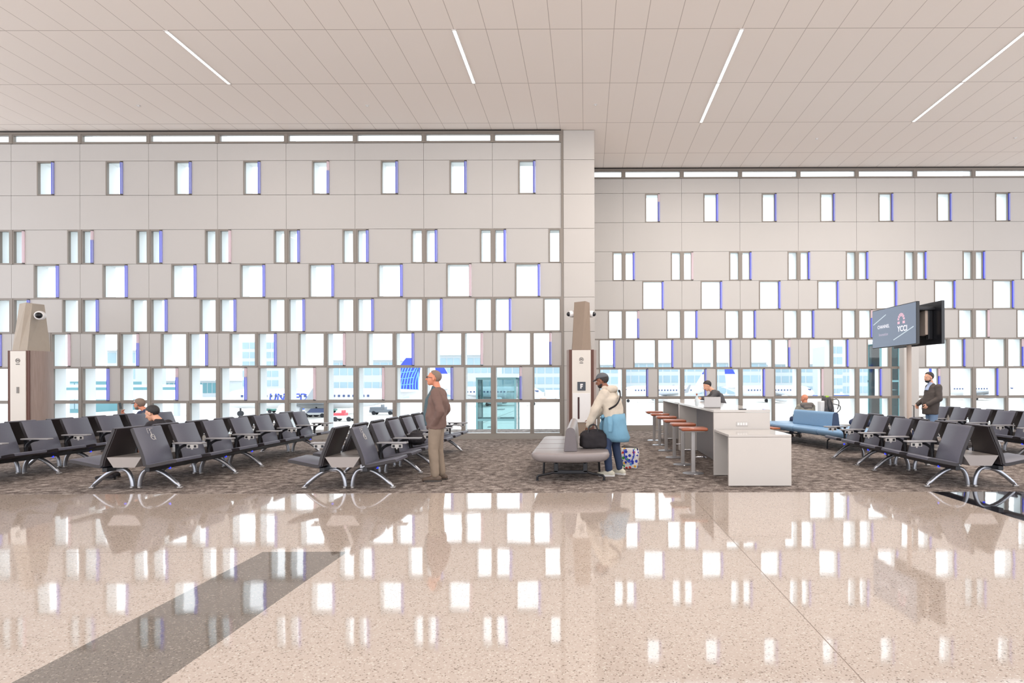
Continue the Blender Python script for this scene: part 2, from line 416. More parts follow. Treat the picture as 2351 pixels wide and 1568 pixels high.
def window_wall(side, Y, seams, xmin, xmax):
    """seams: left seam x of every module. Panels, backing and mullions, with one object per window"""
    wall = MB(); trim = MB(); rnd = random.Random(len(seams))
    for r in range(10):
        if r == 9: z0, z1 = 8.0, ZC
        elif r == 0: z0, z1 = 0, 1.047
        else: z0, z1 = rz(r)
        wz0, wz1 = (.14, 1.02) if r == 0 else ((8.03, 8.25) if r == 9 else (z0+.012, z1-.012))
        for s in seams:
            ws = [(s+a*KL, s+c*KL, st) for a, c, st in WIN.get(r, [])]
            # clip to wall ends
            spans, cur = [], s
            for a, c, st in ws:
                if c <= xmin+.05 or a >= xmax-.05 or (a < xmin-.01 and r not in (0, 9)): continue
                a2, c2 = max(a, xmin), min(c, xmax)
                if st and c2 < c-.02: st = 0
                if a > cur: spans.append((cur, a2))
                cur = c2
                make_window(a2, Y, wz0, wz1, c2-a2, st, rnd.choice([0, 0, 0, 0, 1, 2]) if side == 'left' else rnd.choice([0, 0, 0, 0, 0, 1, 2]))
                # wall above/below the opening
                wall.mi = 1
                dd = .12 if r == 9 else THK
                wall.box(a2, c2, Y+.07, Y+THK, z0, wz0); wall.box(a2, c2, Y+.07, Y+dd, wz1, z1)
                trim.box(a2, c2, Y-.004, Y+.07, z0, wz0); trim.box(a2, c2, Y-.004, Y+.07, wz1, z1)
            if cur < s+MODW: spans.append((cur, s+MODW))
            for a, c in spans:
                a, c = max(a, xmin), min(c, xmax)
                if c-a < .005: continue
                wall.mi = 1; wall.box(a, c, Y+.04, Y+THK, z0, z1)
                if c-a < .1 or r in (0, 9):
                    trim.box(a, c, Y-.02, Y+.07, z0, z1)
                else:
                    wall.mi = 0; wall.box(a+.004, c-.004, Y, Y+.036, z0+.005, z1-.005)
        # transoms between the glazed rows
        if r in (1, 2, 3, 4): trim.box(xmin, xmax, Y-.006, Y+.05, z0-.026, z0+.016)
    trim.box(xmin, xmax, Y-.03, Y+.06, 8.25, ZC-.03)
    trim.box(xmin, xmax, Y-.012, Y+.06, 8.0, 8.03)
    trim.mi = 1; trim.box(xmin, xmax, Y-.045, Y+.06, ZC-.035, ZC-.002)  # shadow gap below the ceiling, its shade drawn as a dark solid strip
    trim.mi = 2; trim.box(xmin, xmax, Y-.05, Y+.06, 0.004, .14)
    struct('wall_'+side, wall, ['wall_panel', 'jamb'])
    struct('trim_'+side, trim, ['bronze', 'shadow_gap', 'kick'])
YL, YR = F/85.1, F/72.2
xL = (1289.7-PX0)/85.1
window_wall('left', YL, [xL-MODW*k for k in range(1, 12)], xL-MODW*11, xL)
xR = (1432-PX0)/72.2
window_wall('right', YR, [xR+MODW*k for k in range(-1, 11)], .25, xR+MODW*11)
# corner pier between the two window walls
b = MB(); px0, px1 = xL+.055, .235
b.mi = 1; b.box(xL-.0, px0, YL-.02, YL+.3, 0, ZC-.002)
b.mi = 2; b.box(px0, px1-.004, YL+.04, YR+THK, .004, ZC-.002)
zz = [.004] + [1.047+.9267*k for k in range(1, 8)] + [ZC-.01]
zz = [.004] + [1.047+.9267*k for k in range(0, 8)] + [ZC-.01]
b.mi = 0
for a, c in zip(zz[:-1], zz[1:]):
    b.box(px0+.006, px1, YL, YL+.039, a+.005, c-.005)
    for j in range(3): b.box(px1-.004, px1, YL+.045+j*.96, YL+.045+(j+1)*.96-.01, a+.005, c-.005)
struct('wall_pier', b, ['pier_panel', 'bronze', 'kick'])
# full height post cladding on the right window wall
b = MB(); b.rbox(9.93, 10.40, YR-.35, YR-.02, 0.004, 2.60, .02); struct('trim_post', b, 'wall_panel', smooth=True)

# ---------------------------------------------------------------- ceiling lights
lights = []
def ceiling_light(x, y0, y1, label, group='linear ceiling lights'):
    t = thing('ceiling_light', label, 'light', (x, (y0+y1)/2, ZC), 0, group)
    L = (y1-y0)/2-.03
    f = MB(); f.box(-.045, -.032, -L-.02, L+.02, -.012, .0); f.box(.032, .045, -L-.02, L+.02, -.012, .0)
    f.box(-.045, .045, -L-.03, -L-.01, -.012, 0); f.box(-.045, .045, L+.01, L+.03, -.012, 0)
    f.build('frame', 'white', t)
    MB().box(-.032, .032, -L, L, -.010, -.001).build('diffuser', 'light', t)
    return t
def lamp(x, y, L, e):
    a = bpy.data.lights.new('lamp', 'AREA'); a.shape = 'RECTANGLE'; a.size = .08; a.size_y = L; a.energy = e; a.color = (1, .93, .86)
    o = bpy.data.objects.new('lamp', a); C.objects.link(o); o.location = (x, y, ZC-.02); return o
LX = [3.03+5.5665*k for k in (-4, -3, -2, -1, 0, 1, 2)]
cy = [CEIL_Y0+CEIL_DY*k for k in range(-9, 4)]
LE = 90
vis = {-2: 'leftmost linear light in the ceiling, above the left seating', -1: 'linear ceiling light left of the pier, above the standing man in brown',
       0: 'nearer half of the linear ceiling light above the counter tables', 1: 'nearer half of the linear ceiling light above the display screens'}
visf = {0: 'farther half of the linear ceiling light above the counter tables', 1: 'farther half of the linear ceiling light above the display screens'}
for k in (-2, -1, 0, 1):
    x = CEIL_X0+CEIL_DX*9*k
    ceiling_light(x, cy[9], cy[10], vis[k]); lamp(x, (cy[9]+cy[10])/2, 2, LE*(.75 if k < 0 else 1.7))
    if k >= 0: ceiling_light(x, cy[10], cy[11], visf[k]); lamp(x, (cy[10]+cy[11])/2, 2, LE*2.0)
for k in (-3, -2, -1, 0, 1, 2):  # unseen strips and lamps, added out of view to fill the hall with light
    x = CEIL_X0+CEIL_DX*9*k
    for j in (2, 5): 
        ceiling_light(x, cy[j], cy[j+1], 'unseen linear light added for fill in the concourse ceiling above and behind the camera'); lamp(x, (cy[j]+cy[j+1])/2, 2, LE)
for (u, v, where) in ((320, 242, 'leftmost'), (845, 242, 'left of the second light strip'), (1369, 240, 'just above the pier'), (1877, 318, 'above the right window wall, nearer the pier'), (2333, 316, 'in the far right of the ceiling')):
    vv = unroll(u, v)[1]; s = (PY0-vv)/(ZC-EYE); x = (u-PX0)/s
    t = MB().lathe([(.0, 0), (.045, 0), (.045, -.008), (.02, -.012), (.018, -.03), (.0, -.032)], (0, 0, 0)).build('sprinkler_head', 'white', smooth=True, loc=(x, F/s, ZC))
    tag(t, 'small white sprinkler head in the ceiling, '+where, 'sprinkler', 'ceiling sprinkler heads')
# ---------------------------------------------------------------- beam seating
PITCH, SEATW = .775, .56
# centre lines (x = distance from the row's middle, z); the seat shell is thick
BACK = smoothpath([(.125, 0, .885), (.16, 0, .79), (.205, 0, .68), (.25, 0, .57), (.285, 0, .47), (.302, 0, .40), (.31, 0, .355)], 4)
SEAT = smoothpath([(.315, 0, .350), (.37, 0, .352), (.47, 0, .372), (.58, 0, .395), (.69, 0, .418), (.755, 0, .425)], 4)
def slab(b, path, y0, y1, th, n_in=1):
    """thick curved sheet following path (x,z) from y0 to y1 with rounded long edges"""
    P = [Vector((p.x, p.z)) for p in path]; N = []
    for i in range(len(P)):
        t = (P[min(i+1, len(P)-1)]-P[max(i-1, 0)]).normalized(); N.append(Vector((-t.y, t.x)))
    rings = []
    r = th*.45
    for i, (p, n) in enumerate(zip(P, N)):
        h = th/2 * (.6 if i in (0, len(P)-1) else 1)
        ring = []
        for (yy, k) in ((y0, -.8), (y0+r*.5, -1), (y1-r*.5, -1), (y1, -.8), (y1, .75), (y1-r*.5, 1), (y0+r*.5, 1), (y0, .75)):
            q = p+n*h*k; ring.append(Vector((q.x, yy, q.y)))
        rings.append(ring)
    b.rings(rings)
    b.bm.faces.ensure_lookup_table(); nf = len(b.bm.faces); start = nf-2-(len(rings)-1)*8
    for q in range(len(rings)-1):
        for j in (0, 1, 2, 3, 7): b.bm.faces[start+q*8+j].material_index = 1
_bm = {}
def seat_meshes():
    if _bm: return _bm
    b = MB(); slab(b, BACK, 0, SEATW, .052); o = b.build('backrest', ['chair', 'chair_edge'], smooth=True); _bm['back'] = o.data; bpy.data.objects.remove(o)
    b = MB(); slab(b, SEAT, 0, SEATW, .056); o = b.build('seat', ['chair', 'chair_edge'], smooth=True); _bm['seat'] = o.data; bpy.data.objects.remove(o)
    # black shell behind the pad (sits on the back side and under the seat)
    b = MB()
    P2 = [Vector((p.x-.030, 0, p.z-.010)) for p in BACK]; slab(b, P2, .012, SEATW-.012, .012)
    o = b.build('shell', ['chair_edge', 'chair_edge'], smooth=True); _bm['shell'] = o.data; bpy.data.objects.remove(o)
    # armrest: pad and curved support
    b = MB(); b.mi = 0; b.rbox(.27, .72, -.06, .06, .598, .622, .01)
    b.mi = 1; b.tube(smoothpath([(.32, 0, .34), (.315, 0, .43), (.34, 0, .52), (.42, 0, .575), (.52, 0, .60)], 5), .021, 8)
    b.box(.29, .33, -.012, .012, .44, .60)
    o = b.build('armrest', ['arm_top', 'black'], smooth=True); _bm['arm'] = o.data; bpy.data.objects.remove(o)
    b = MB(); b.mi = 0; b.box(.50, .66, -.065, -.045, .54, .595); b.mi = 1; b.box(.515, .55, -.07, -.064, .55, .585); b.box(.61, .645, -.07, -.064, .55, .585)
    b.mi = 0; b.cyl((.575, -.055, .52), .012, .03, 8)
    o = b.build('power_outlet', ['tin', 'black']); _bm['outlet'] = o.data; bpy.data.objects.remove(o)
    # arched leg
    b = MB()
    arc = smoothpath([(.05, 0, .03), (.06, 0, .11), (.085, 0, .19), (.125, 0, .25), (.19, 0, .275), (.28, 0, .268), (.38, 0, .228), (.48, 0, .16), (.58, 0, .075), (.635, 0, .025)], 4)
    b.tube(arc, [.029 if i < len(arc)-3 else .022 for i in range(len(arc))], 10, flat=1.1)
    b.box(.17, .31, -.022, .022, .25, .345)
    b.mi = 1; b.rbox(.035, .075, -.03, .03, .0, .03, .008); b.rbox(.60, .67, -.026, .026, .0, .028, .008)
    o = b.build('leg', ['chrome', 'alu'], smooth=True); _bm['leg'] = o.data; bpy.data.objects.remove(o)
    return _bm
def put(name, me, parent, loc=(0, 0, 0), mirror=False):
    o = bpy.data.objects.new(name, me); C.objects.link(o); o.parent = parent; o.location = loc
    if mirror: o.scale = (-1, 1, 1)
    return o
def seating_row(x, y0, n, label, legs, left=True, right=True, emblem=None, arms_r=(), arms_l=(), group='back-to-back rows of airport seats'):
    m = seat_meshes(); t = thing('airport_seat_row', label, 'seating', (x, y0, .004), 0, group)
    for side, on in ((1, right), (-1, left)):
        if not on: continue
        for j in range(n):
            put('seat', m['seat'], t, (0, j*PITCH, 0), side < 0)
            bk = put('backrest', m['back'], t, (0, j*PITCH, 0), side < 0)
            s2 = put('shell', m['shell'], bk)
        for j in range(1, n+1):
            put('armrest', m['arm'], t, (0, j*PITCH-(PITCH-SEATW)/2, 0), side < 0)
            if (j % 2 == 1) or side < 0: put('power_outlet', m['outlet'], t, (0, j*PITCH-(PITCH-SEATW)/2, 0), side < 0)
        for ly in legs: put('leg', m['leg'], t, (0, ly-y0, 0), side < 0)
    L = n*PITCH-(PITCH-SEATW)
    # twin beams and the tray between the shells
    for sx in (-1, 1):
        MB().rbox(.30*sx-.035, .30*sx+.035, .05, L-.05, .262, .325, .008).build('beam', 'black', t)
        for ly in legs:
            MB().box(.30*sx-.02*0-.03, .30*sx+.03, ly-y0+.06, ly-y0+.09, .30, .345).build('bracket', 'alu', t)
            MB().box(.33*sx-.012, .33*sx+.012, ly-y0+.22, ly-y0+.24, .25, .275).build('socket_light', 'blueled', t)
    MB().prism([(-.245, .475), (.245, .475), (.15, .33), (-.15, .33)], 'y', .02, L-.02).build('cable_tray', 'tray', t)
    if emblem:
        # wheelchair pictogram, raised on the front face of the first backrest
        a = MB()
        def P(u, v):   # u along the seat, v down the back (metres from the top)
            z = .885-v
            for i in range(len(BACK)-1):
                if BACK[i].z >= z >= BACK[i+1].z:
                    k = (BACK[i].z-z)/(BACK[i].z-BACK[i+1].z); xx = BACK[i].x+(BACK[i+1].x-BACK[i].x)*k; break
            return Vector((xx+.0255, u, z+.008))
        c = [P(.30+.038*math.cos(q), .155+.038*math.sin(q)) for q in [R(d) for d in range(-60, 241, 20)]]
        a.tube(c, .005, 6); a.tube([P(.29, .075), P(.29, .11), P(.29, .15), P(.32, .155), P(.34, .195)], .0055, 6); a.tube([P(.29, .12), P(.325, .12)], .0045, 6)
        a.ell(P(.288, .055), .006, .013, .013, 10, 6)
        a.tube([P(.235, .03), P(.355, .03)], .0025, 6); a.tube([P(.235, .03), P(.235, .10)], .0025, 6)
        a.build('wheelchair_emblem', 'tin', t)
    return t
row_a = seating_row(-9.50, 8.55, 7, 'charcoal back-to-back seat row at the far left, nearest the wide wood pillar', [8.8, 10.25, 11.05, 13.4])
row_b = seating_row(-6.50, 8.55, 7, 'charcoal back-to-back seat row with a wheelchair emblem, the man in black seated on it', [8.8, 10.2, 11.02, 13.4], emblem=True)
row_c = seating_row(-3.41, 8.50, 7, 'charcoal back-to-back seat row beside the standing man in brown, a black bag on it', [8.75, 10.2, 11.0, 13.5], emblem=True)
row_d = seating_row(5.50, 8.48, 5, 'charcoal back-to-back seat row in the right foreground, below the display screens', [8.72, 10.32, 10.96, 12.0])
row_e = seating_row(9.0, 10.25, 7, 'charcoal back-to-back seat row at the right edge, behind the foreground row', [10.5, 11.9, 13.2, 15.2])

# ---------------------------------------------------------------- benches with a central backrest
def lounge_bench(name, label, loc, rz, seat_m, back_m, end_m, L=3.1, W=1.2, n=4, back0=.28, back1=None, backh=.37, hw=.10, loose=()):
    t = thing(name, label, 'bench', loc, rz, None)
    r = .16; seg = L/n
    def outline(y0, y1, inset=0, curve0=False, curve1=False):
        hw = W/2-inset; pts = []
        if curve0:
            for k in range(7):
                a = R(180+90*k/6); pts.append((-hw+r+r*math.cos(a), y0+r+.09+r*math.sin(a)))
            for k in range(1, 6): q = -1+2*k/6; pts.append(((hw-r)*q, y0+.09*q*q))
            for k in range(7):
                a = R(270+90*k/6); pts.append((hw-r+r*math.cos(a), y0+r+.09+r*math.sin(a)))
        else: pts += [(-hw, y0), (hw, y0)]
        if curve1:
            for k in range(7):
                a = R(90*k/6); pts.append((hw-r+r*math.cos(a), y1-r+r*math.sin(a)))
            for k in range(7):
                a = R(90+90*k/6); pts.append((-hw+r+r*math.cos(a), y1-r+r*math.sin(a)))
        else: pts += [(hw, y1), (-hw, y1)]
        return pts
    for i in range(n):
        y0, y1 = i*seg+.006, (i+1)*seg-.006; b = MB()
        lv = [(.30, .10), (.325, .045), (.365, .008), (.405, 0), (.432, .012), (.445, .035)]
        rings = []
        for z, ins in lv:
            o = outline(y0, y1, 0, i == 0, i == n-1); cx, cyy = 0, (y0+y1)/2
            rings.append([Vector((p[0]*(1-ins/(W/2)), cyy+(p[1]-cyy)*(1-ins/(seg/2)*.6), z)) for p in o])
        b.rings(rings); b.build('seat_cushion', seat_m, t, smooth=True)
    back1 = L-.3 if back1 is None else back1
    pr = []
    for k in range(13):
        a = R(180*k/12); pr.append((hw*.72*math.cos(a), .445+backh-.07+.07*math.sin(a)))
    prof = [(hw, .447)] + [(hw*1.0, .50)] + pr + [(-hw, .50), (-hw, .447)]
    b = MB(); b.prism(prof, 'y', back0+.015, back1); bk = b.build('backrest', back_m, t, smooth=True, bevel=.008)
    b = MB(); b.prism(prof, 'y', back0, back0+.014); b.build('end_panel', end_m, bk, smooth=True, bevel=.006)
    # frame
    b = MB(); b.rbox(-.26, .26, .30, .36, .10, .155, .01); b.rbox(-.26, -.19, .30, .36, .12, .31, .01); b.rbox(.19, .26, .30, .36, .12, .31, .01)
    b.rbox(-.26, .26, L-.40, L-.34, .10, .155, .01); b.box(-.24, -.19, .3, L-.34, .26, .31); b.box(.19, .24, .3, L-.34, .26, .31)
    b.build('frame', 'black', t)
    for ly in (.33, L-.37):
        for sx in (-1, 1):
            b = MB(); b.tube([(sx*.22, ly, .13), (sx*.34, ly, .10 if ly < 1 else .13), (sx*.50, ly-.02, .075 if ly < 1 else .10), (sx*.515, ly-.02, .05), (sx*.515, ly-.02, .004)], .019, 8)
            b.cyl((sx*.515, ly-.02, 0), .028, .008, 12); b.build('leg', 'black', t)
    for sx in (-1, 1):
        b = MB(); b.tube([(sx*.22, .9, .25), (sx*.36, .9, .25), (sx*.45, .9, .20), (sx*.46, .9, .004)], .018, 8); b.build('leg', 'black', t)
    return t
bench_grey = lounge_bench('lounge_bench', 'grey leather island bench with a central backrest, in front of the pier', (-.245, 9.10, .004), 0, 'grey_leather', 'grey_leather', 'grey_leather_dark')
bench_blue = lounge_bench('lounge_bench', 'blue leather island bench with a central backrest, behind the white counter tables', (6.06, 12.95, .004), R(12), 'blue_leather', 'blue_leather', 'blue_dark', L=4.0, W=1.35, n=4, back0=1.25, back1=2.95, backh=.36)
b = MB(); b.rbox(-.92, -.70, 2.5, 3.5, .33, .37, .01); b.build('side_shelf', 'wood_table', bench_blue)

# ---------------------------------------------------------------- counter tables
TX0, TX1 = 2.05, 2.955
t = thing('counter_table', 'lowest white counter table, nearest the polished floor, with a solid front panel', 'table', (0, 0, .004))
MB().rbox(TX0, TX1, 8.79, 8.84, 0.01, .712, .004).build('front_panel', 'counter', t)
MB().rbox(TX0, TX1, 8.785, 9.795, .715, .75, .004).build('tabletop', 'counter_edge', t)
MB().box(2.42, 2.60, 8.85, 9.79, .05, .71).build('support_panel', 'counter_dark', t)
def high_table(label, y0, y1):
    t = thing('counter_table', label, 'table', (0, 0, .004))
    MB().rbox(TX0, TX1, y0, y0+.05, .01, 1.018, .004).build('end_panel', 'counter', t)
    MB().rbox(TX0, TX1, y1-.05, y1, .01, 1.018, .004).build('end_panel', 'counter', t)
    MB().rbox(TX0-.004, TX1+.004, y0-.004, y1, 1.022, 1.062, .004).build('tabletop', 'counter_edge', t)
    MB().box(2.43, 2.58, y0+.055, y1-.055, .02, 1.018).build('support_panel', 'counter_dark', t)
    return t
ta = high_table('long white high counter table, nearer of the two, a laptop standing on it', 9.81, 13.48)
tb = high_table('long white high counter table, farther of the two, nearest the windows', 13.54, 16.3)
o = MB().rbox(2.41, 2.60, 9.80, 9.812, .80, .87, .004).build('power_outlet', 'tin', ta)
for k in range(4): MB().box(2.43+.042*k, 2.458+.042*k, 9.795, 9.801, .815, .855).build('socket', 'white', o)
o = MB().rbox(2.46, 2.58, 9.815, 9.87, 1.062, 1.078, .004).build('desk_charger', 'black', loc=(0, 0, .004))
tag(o, 'small black charging unit on the front edge of the nearer high counter', 'charger')
# stools
def make_stool():
    t = thing('bar_stool', 'x', 'stool', (0, 0, .004), 0, 'stools along the high counter')
    b = MB(); b.lathe([(.0, 0), (.17, 0), (.175, .006), (.165, .012), (.04, .018), (.0, .018)], n=28); b.build('base_plate', 'chrome', t, smooth=True)
    MB().rbox(-.034, .034, -.034, .034, .016, .70, .008).build('post', 'alu', t)
    b = MB(); pts = [(.15*math.cos(R(a)), .15*math.sin(R(a)), .27) for a in range(0, 360, 20)]
    b.tube([(.03, 0, .27), (.16, 0, .27), (.2, .06, .27), (.2, -.06, .27)], .011, 8); b.build('footrest', 'chrome', t, smooth=True)
    MB().rbox(-.17, .17, -.15, .15, .695, .712, .006).build('seat_plate', 'alu', t)
    MB().rbox(-.215, .215, -.19, .19, .712, .765, .022, 4).build('seat', 'stool_seat', t, smooth=True)
    return t
st = make_stool()
ordn = ['nearest of the six tan leather bar stools, in front of the nearer high counter', 'second nearest of the six tan bar stools at the high counter', 'third nearest of the six tan bar stools at the high counter',
        'third farthest of the six tan bar stools at the high counter', 'second farthest of the six tan bar stools, by the farther high counter', 'farthest of the six tan bar stools, nearest the windows']
for i, y in enumerate((10.09, 11.18, 12.25, 13.5, 14.7, 15.9)):
    o = st if i == 0 else copy_tree(st)
    o.location = (1.765, y, .004); o['label'] = ordn[i]
# laptop
t = thing('laptop', 'slim grey laptop open on the nearer high counter', 'laptop', (2.18, 10.55, 1.068), R(-6))
MB().rbox(-.14, .14, -.02, .20, 0, .014, .005).build('keyboard_base', 'alu', t)
MB().rbox(-.14, .14, -.03, -.018, .01, .19, .005).build('screen_lid', 'alu', t)
t = thing('water_bottle', 'clear water bottle with a brown cap on the high counter', 'bottle', (2.12, 11.7, 1.068))
MB().lathe([(.0, 0), (.03, 0), (.034, .01), (.034, .12), (.030, .15), (.014, .18), (.013, .195), (0, .195)], n=18).build('bottle_body', 'glass_grey', t, smooth=True)
MB().lathe([(0, .195), (.016, .195), (.016, .23), (0, .232)], n=14).build('cap', 'stool_seat', t, smooth=True)

# ---------------------------------------------------------------- clad pillars
def pillar(label, u0, u1, y, topz, capz, dy, rx0):
    x0, x1 = (u0-PX0)/scale_at(y), (u1-PX0)/scale_at(y); w2 = (x1-x0)/2
    t = thing('clad_pillar', label, 'pillar', ((x0+x1)/2, y, .004), 0)
    # bowed wood side cladding
    for sx in (-1, 1):
        pts = [(sx*(w2-.03), .03)] + [(sx*(w2-.03+.10*math.sin(R(180*k/10))), .03+(dy-.03)*k/10) for k in range(1, 10)] + [(sx*(w2-.03), dy), (sx*(w2-.10), dy), (sx*(w2-.10), .03)]
        MB().prism(pts, 'z', 0, topz).build('wood_cladding', 'wood', t, smooth=True)
    MB().box(-w2+.09, w2-.09, .04, dy-.02, 0, topz).build('core', 'reveal_brown', t)
    MB().box(-w2, w2, .02, .04, 0, topz).build('reveal', 'reveal_brown', t)
    MB().rbox(-w2+.075, w2-.075, 0, .03, .55, topz-.01, .004).build('front_panel', 'pillar_metal', t)
    MB().rbox(-w2+.085, w2-.085, .008, .03, .0, .545, .004).build('lower_panel', 'capital_dark', t)
    # faceted tapering capital
    h = capz-topz; bw = w2-.08; b = MB()
    b.rings([[Vector(p) for p in ((-bw, .05, topz), (0*bw, .03, topz), (bw, .05, topz), (bw+.03, dy-.06, topz), (-bw-.03, dy-.06, topz))],
             [Vector(p) for p in ((-bw*.78, .20, capz-.02), (bw*.45, .13, capz), (bw*.92, .20, capz-.03), (bw*.8, dy-.16, capz), (-bw*.8, dy-.16, capz))]])
    b.build('capital', 'concrete' if rx0 else 'capital_dark', t)
    # letter-like emblem on the front panel
    a = MB(); zc = topz-.24
    ring = [(.05*math.cos(R(d)), -.004, zc+.05*math.sin(R(d))) for d in range(0, 361, 30)]; a.tube(ring, .006, 6); a.box(-.03, .03, -.006, 0, zc-.02, zc+.025); a.box(-.045, .045, -.006, 0, zc-.10, zc-.075)
    a.build('emblem', 'emblem', t)
    return t, w2
YP = 15.0
zt = at(1335, 803, YP).z; zc_ = at(1335, 690, YP).z
pc, w2 = pillar('brown clad pillar with two round cameras, standing in front of the pier', 1306.5, 1363.5, YP, zt, zc_, .75, False)
b = MB(); b.rbox(-.10, .10, -.012, 0, at(1335, 897, YP).z, at(1335, 877, YP).z, .004); b.build('sign_plate', 'sign_dark', pc)
zs = at(1335, 887, YP).z; b = MB(); b.box(-.03, .0, -.016, -.012, zs-.06, zs+.06); b.box(0, .035, -.016, -.012, zs+.02, zs+.06); b.box(0, .028, -.016, -.012, zs-.02, zs+.005); b.build('sign_symbol', 'white', pc)
MB().rbox(-w2+.09, w2-.09, -.012, 0, at(1335, 970, YP).z, at(1335, 903, YP).z, .004).build('cabinet_door', 'white', pc)
MB().rbox(-.095, -.05, -.018, -.012, at(1335, 962, YP).z, at(1335, 912, YP).z, .006).build('slot', 'brown_door', pc)
pl, w2l = pillar('wide wood clad pillar with a pale tapering capital and one camera, at the far left', 16, 66, 14.6, at(75, 805, 14.6).z, at(75, 693, 14.6).z, .72, True)
pl.scale = (1, 1, 1)
MB().rbox(-.03, .03, -.01, 0, 1.30, 1.45, .004).build('switch_plate', 'emblem', pl)
def camera_dome(label, loc, d, r=.085):
    t = thing('security_camera', label, 'security camera', loc, 0, None)
    q = Vector(d).normalized().to_track_quat('Z', 'Y').to_matrix().to_4x4()
    b = MB(); b.lathe([(0, -.10), (r*.9, -.10), (r, -.06), (r, 0), (r*.92, .03), (r*.7, .045), (0, .045)], n=24); o = b.build('housing', 'white', t, smooth=True); o.data.transform(q)
    b = MB(); b.lathe([(r*.68, .04), (r*.62, .075), (r*.4, .10), (0, .112)], n=20); o = b.build('lens_dome', 'screen_black', t, smooth=True); o.data.transform(q)
    return t
camera_dome('round white camera on the left side of the pillar by the pier', at(1311, 721, YP+.25), (-1, -.35, -.1))
camera_dome('round white camera on the right side of the pillar by the pier', at(1359, 721, YP+.25), (1, -.35, -.1))
camera_dome('round white camera with a black lens on the far left pillar', at(98, 725, 14.85)+Vector((0, -.08, 0)), (.45, -1, -.05), .11)

# ---------------------------------------------------------------- display screens on a pole
t = thing('display_stand', 'pair of black flat screens on a tan pole above the right foreground seats', 'screen', (6.46, 12.2, .004))
MB().tube([(0, 0, 0), (0, 0, 2.6)], .045, 14).build('pole', 'tan_box', t, smooth=True)
MB().lathe([(0, 0), (.22, 0), (.22, .012), (.06, .03), (0, .03)], n=28).build('base_plate', 'alu', t, smooth=True)
MB().rbox(-.02, .16, -.62, -.30, 2.40, 2.86, .01).build('equipment_box', 'tan_box', t)
MB().rbox(-.20, .30, -.70, .70, 2.86, 2.92, .01).build('bracket', 'black', t)
for (xa, ya, xb, yb, fr) in ((6.145, 13.03, 6.21, 11.40, -1), (6.56, 12.95, 6.62, 11.30, 1)):
    c = Vector(((xa+xb)/2-6.46, (ya+yb)/2-12.2, 2.612)); ang = math.atan2(yb-ya, xb-xa)
    L = math.hypot(xb-xa, yb-ya)/2
    mtx = Matrix.Translation(c) @ Matrix.Rotation(ang, 4, 'Z')
    sc = MB().rbox(-L, L, -.03, .03, -.40, .405, .008, 2, mtx).build('screen', 'screen_black', t)
    s = -1 if fr < 0 else 1
    b = MB(); b.box(-L+.02, L-.02, s*.030, s*.033, -.385, .39, mtx); p = b.build('display_panel', 'display', sc)
    if fr > 0:
        b = MB(); b.rbox(-.35, .5, -.075, -.03, -.18, .22, .02, 2, mtx); b.rbox(.48, .56, -.12, -.03, -.3, .3, .01, 2, mtx); b.build('rear_housing', 'black', sc)
    else:
        # what the screen shows: title lines, a domed emblem, figures and two slanted stripes
        mt = mtx @ Matrix.Translation((0, -.0345, 0)) @ Matrix.Rotation(R(90), 4, 'X')
        def bar(u0, v0, u1, v1, w, m='disp_line', nm='display_stripe'):
            b = MB(); d = Vector((u1-u0, v1-v0)).normalized(); n = Vector((-d.y, d.x))*w/2
            b.face([mtx @ Vector((a, -.0345, z)) for a, z in ((u0-n.x, v0-n.y), (u1-n.x, v1-n.y), (u1+n.x, v1+n.y), (u0+n.x, v0+n.y))]); b.build(nm, m, p)
        bar(-.76, .10, -.26, .27, .02); bar(.02, -.27, .72, -.06, .02)
        mk = lambda u, v: mtx @ Matrix.Translation((u, -.0345, v)) @ Matrix.Rotation(R(90), 4, 'X')
        text_mesh('display_title', 'CHANNEL', .10, 'disp_text', mk(-.36, .03), p, .0005)
        text_mesh('display_subtitle', 'Innovation', .085, 'disp_dim', mk(-.36, -.13), p, .0005)
        text_mesh('display_figures', 'YCCI', .15, 'disp_text', mk(.34, -.07), p, .0005, .003)
        b = MB()
        for k in range(7):
            a0, a1 = R(180*k/7+3), R(180*(k+1)/7-3)
            b.face([mtx @ Vector((.30+r_*math.cos(a), -.0345, .10+r_*1.1*math.sin(a))) for a, r_ in ((a0, .13), (a1, .13), (a1, .07), (a0, .07))])
        b.face([mtx @ Vector((.30+x, -.0345, .08+z)) for x, z in ((-.13, -.05), (-.05, -.05), (-.05, .0), (-.13, .0))]); b.face([mtx @ Vector((.30+x, -.0345, .08+z)) for x, z in ((.05, -.05), (.13, -.05), (.13, .0), (.05, .0))])
        b.build('display_emblem', 'disp_pink', p)
# ---------------------------------------------------------------- the apron outside (one storey below)
GZ = -4.5
M['apron'] = mat('concrete apron', rgb(226, 222, 214), .9, noise_scale=.03, noise_amt=.05)
M['plane_white'] = mat('aircraft white', rgb(205, 208, 212), .35)
M['plane_grey'] = mat('aircraft grey', rgb(150, 156, 164), .4)
M['plane_blue'] = mat('aircraft blue', rgb(40, 66, 190), .4)
M['plane_pale_blue'] = mat('aircraft pale blue', rgb(110, 170, 225), .4)
M['plane_dark'] = mat('aircraft window', rgb(60, 76, 120), .3)
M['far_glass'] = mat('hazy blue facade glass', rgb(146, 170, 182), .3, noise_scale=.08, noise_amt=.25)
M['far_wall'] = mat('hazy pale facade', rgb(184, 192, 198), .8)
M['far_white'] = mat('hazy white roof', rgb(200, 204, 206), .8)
M['far_teal'] = mat('teal facade', rgb(92, 140, 150), .5)
M['steel_teal'] = mat('teal steel', rgb(96, 134, 138), .5)
M['tyre'] = mat('tyre', rgb(40, 42, 48), .8)
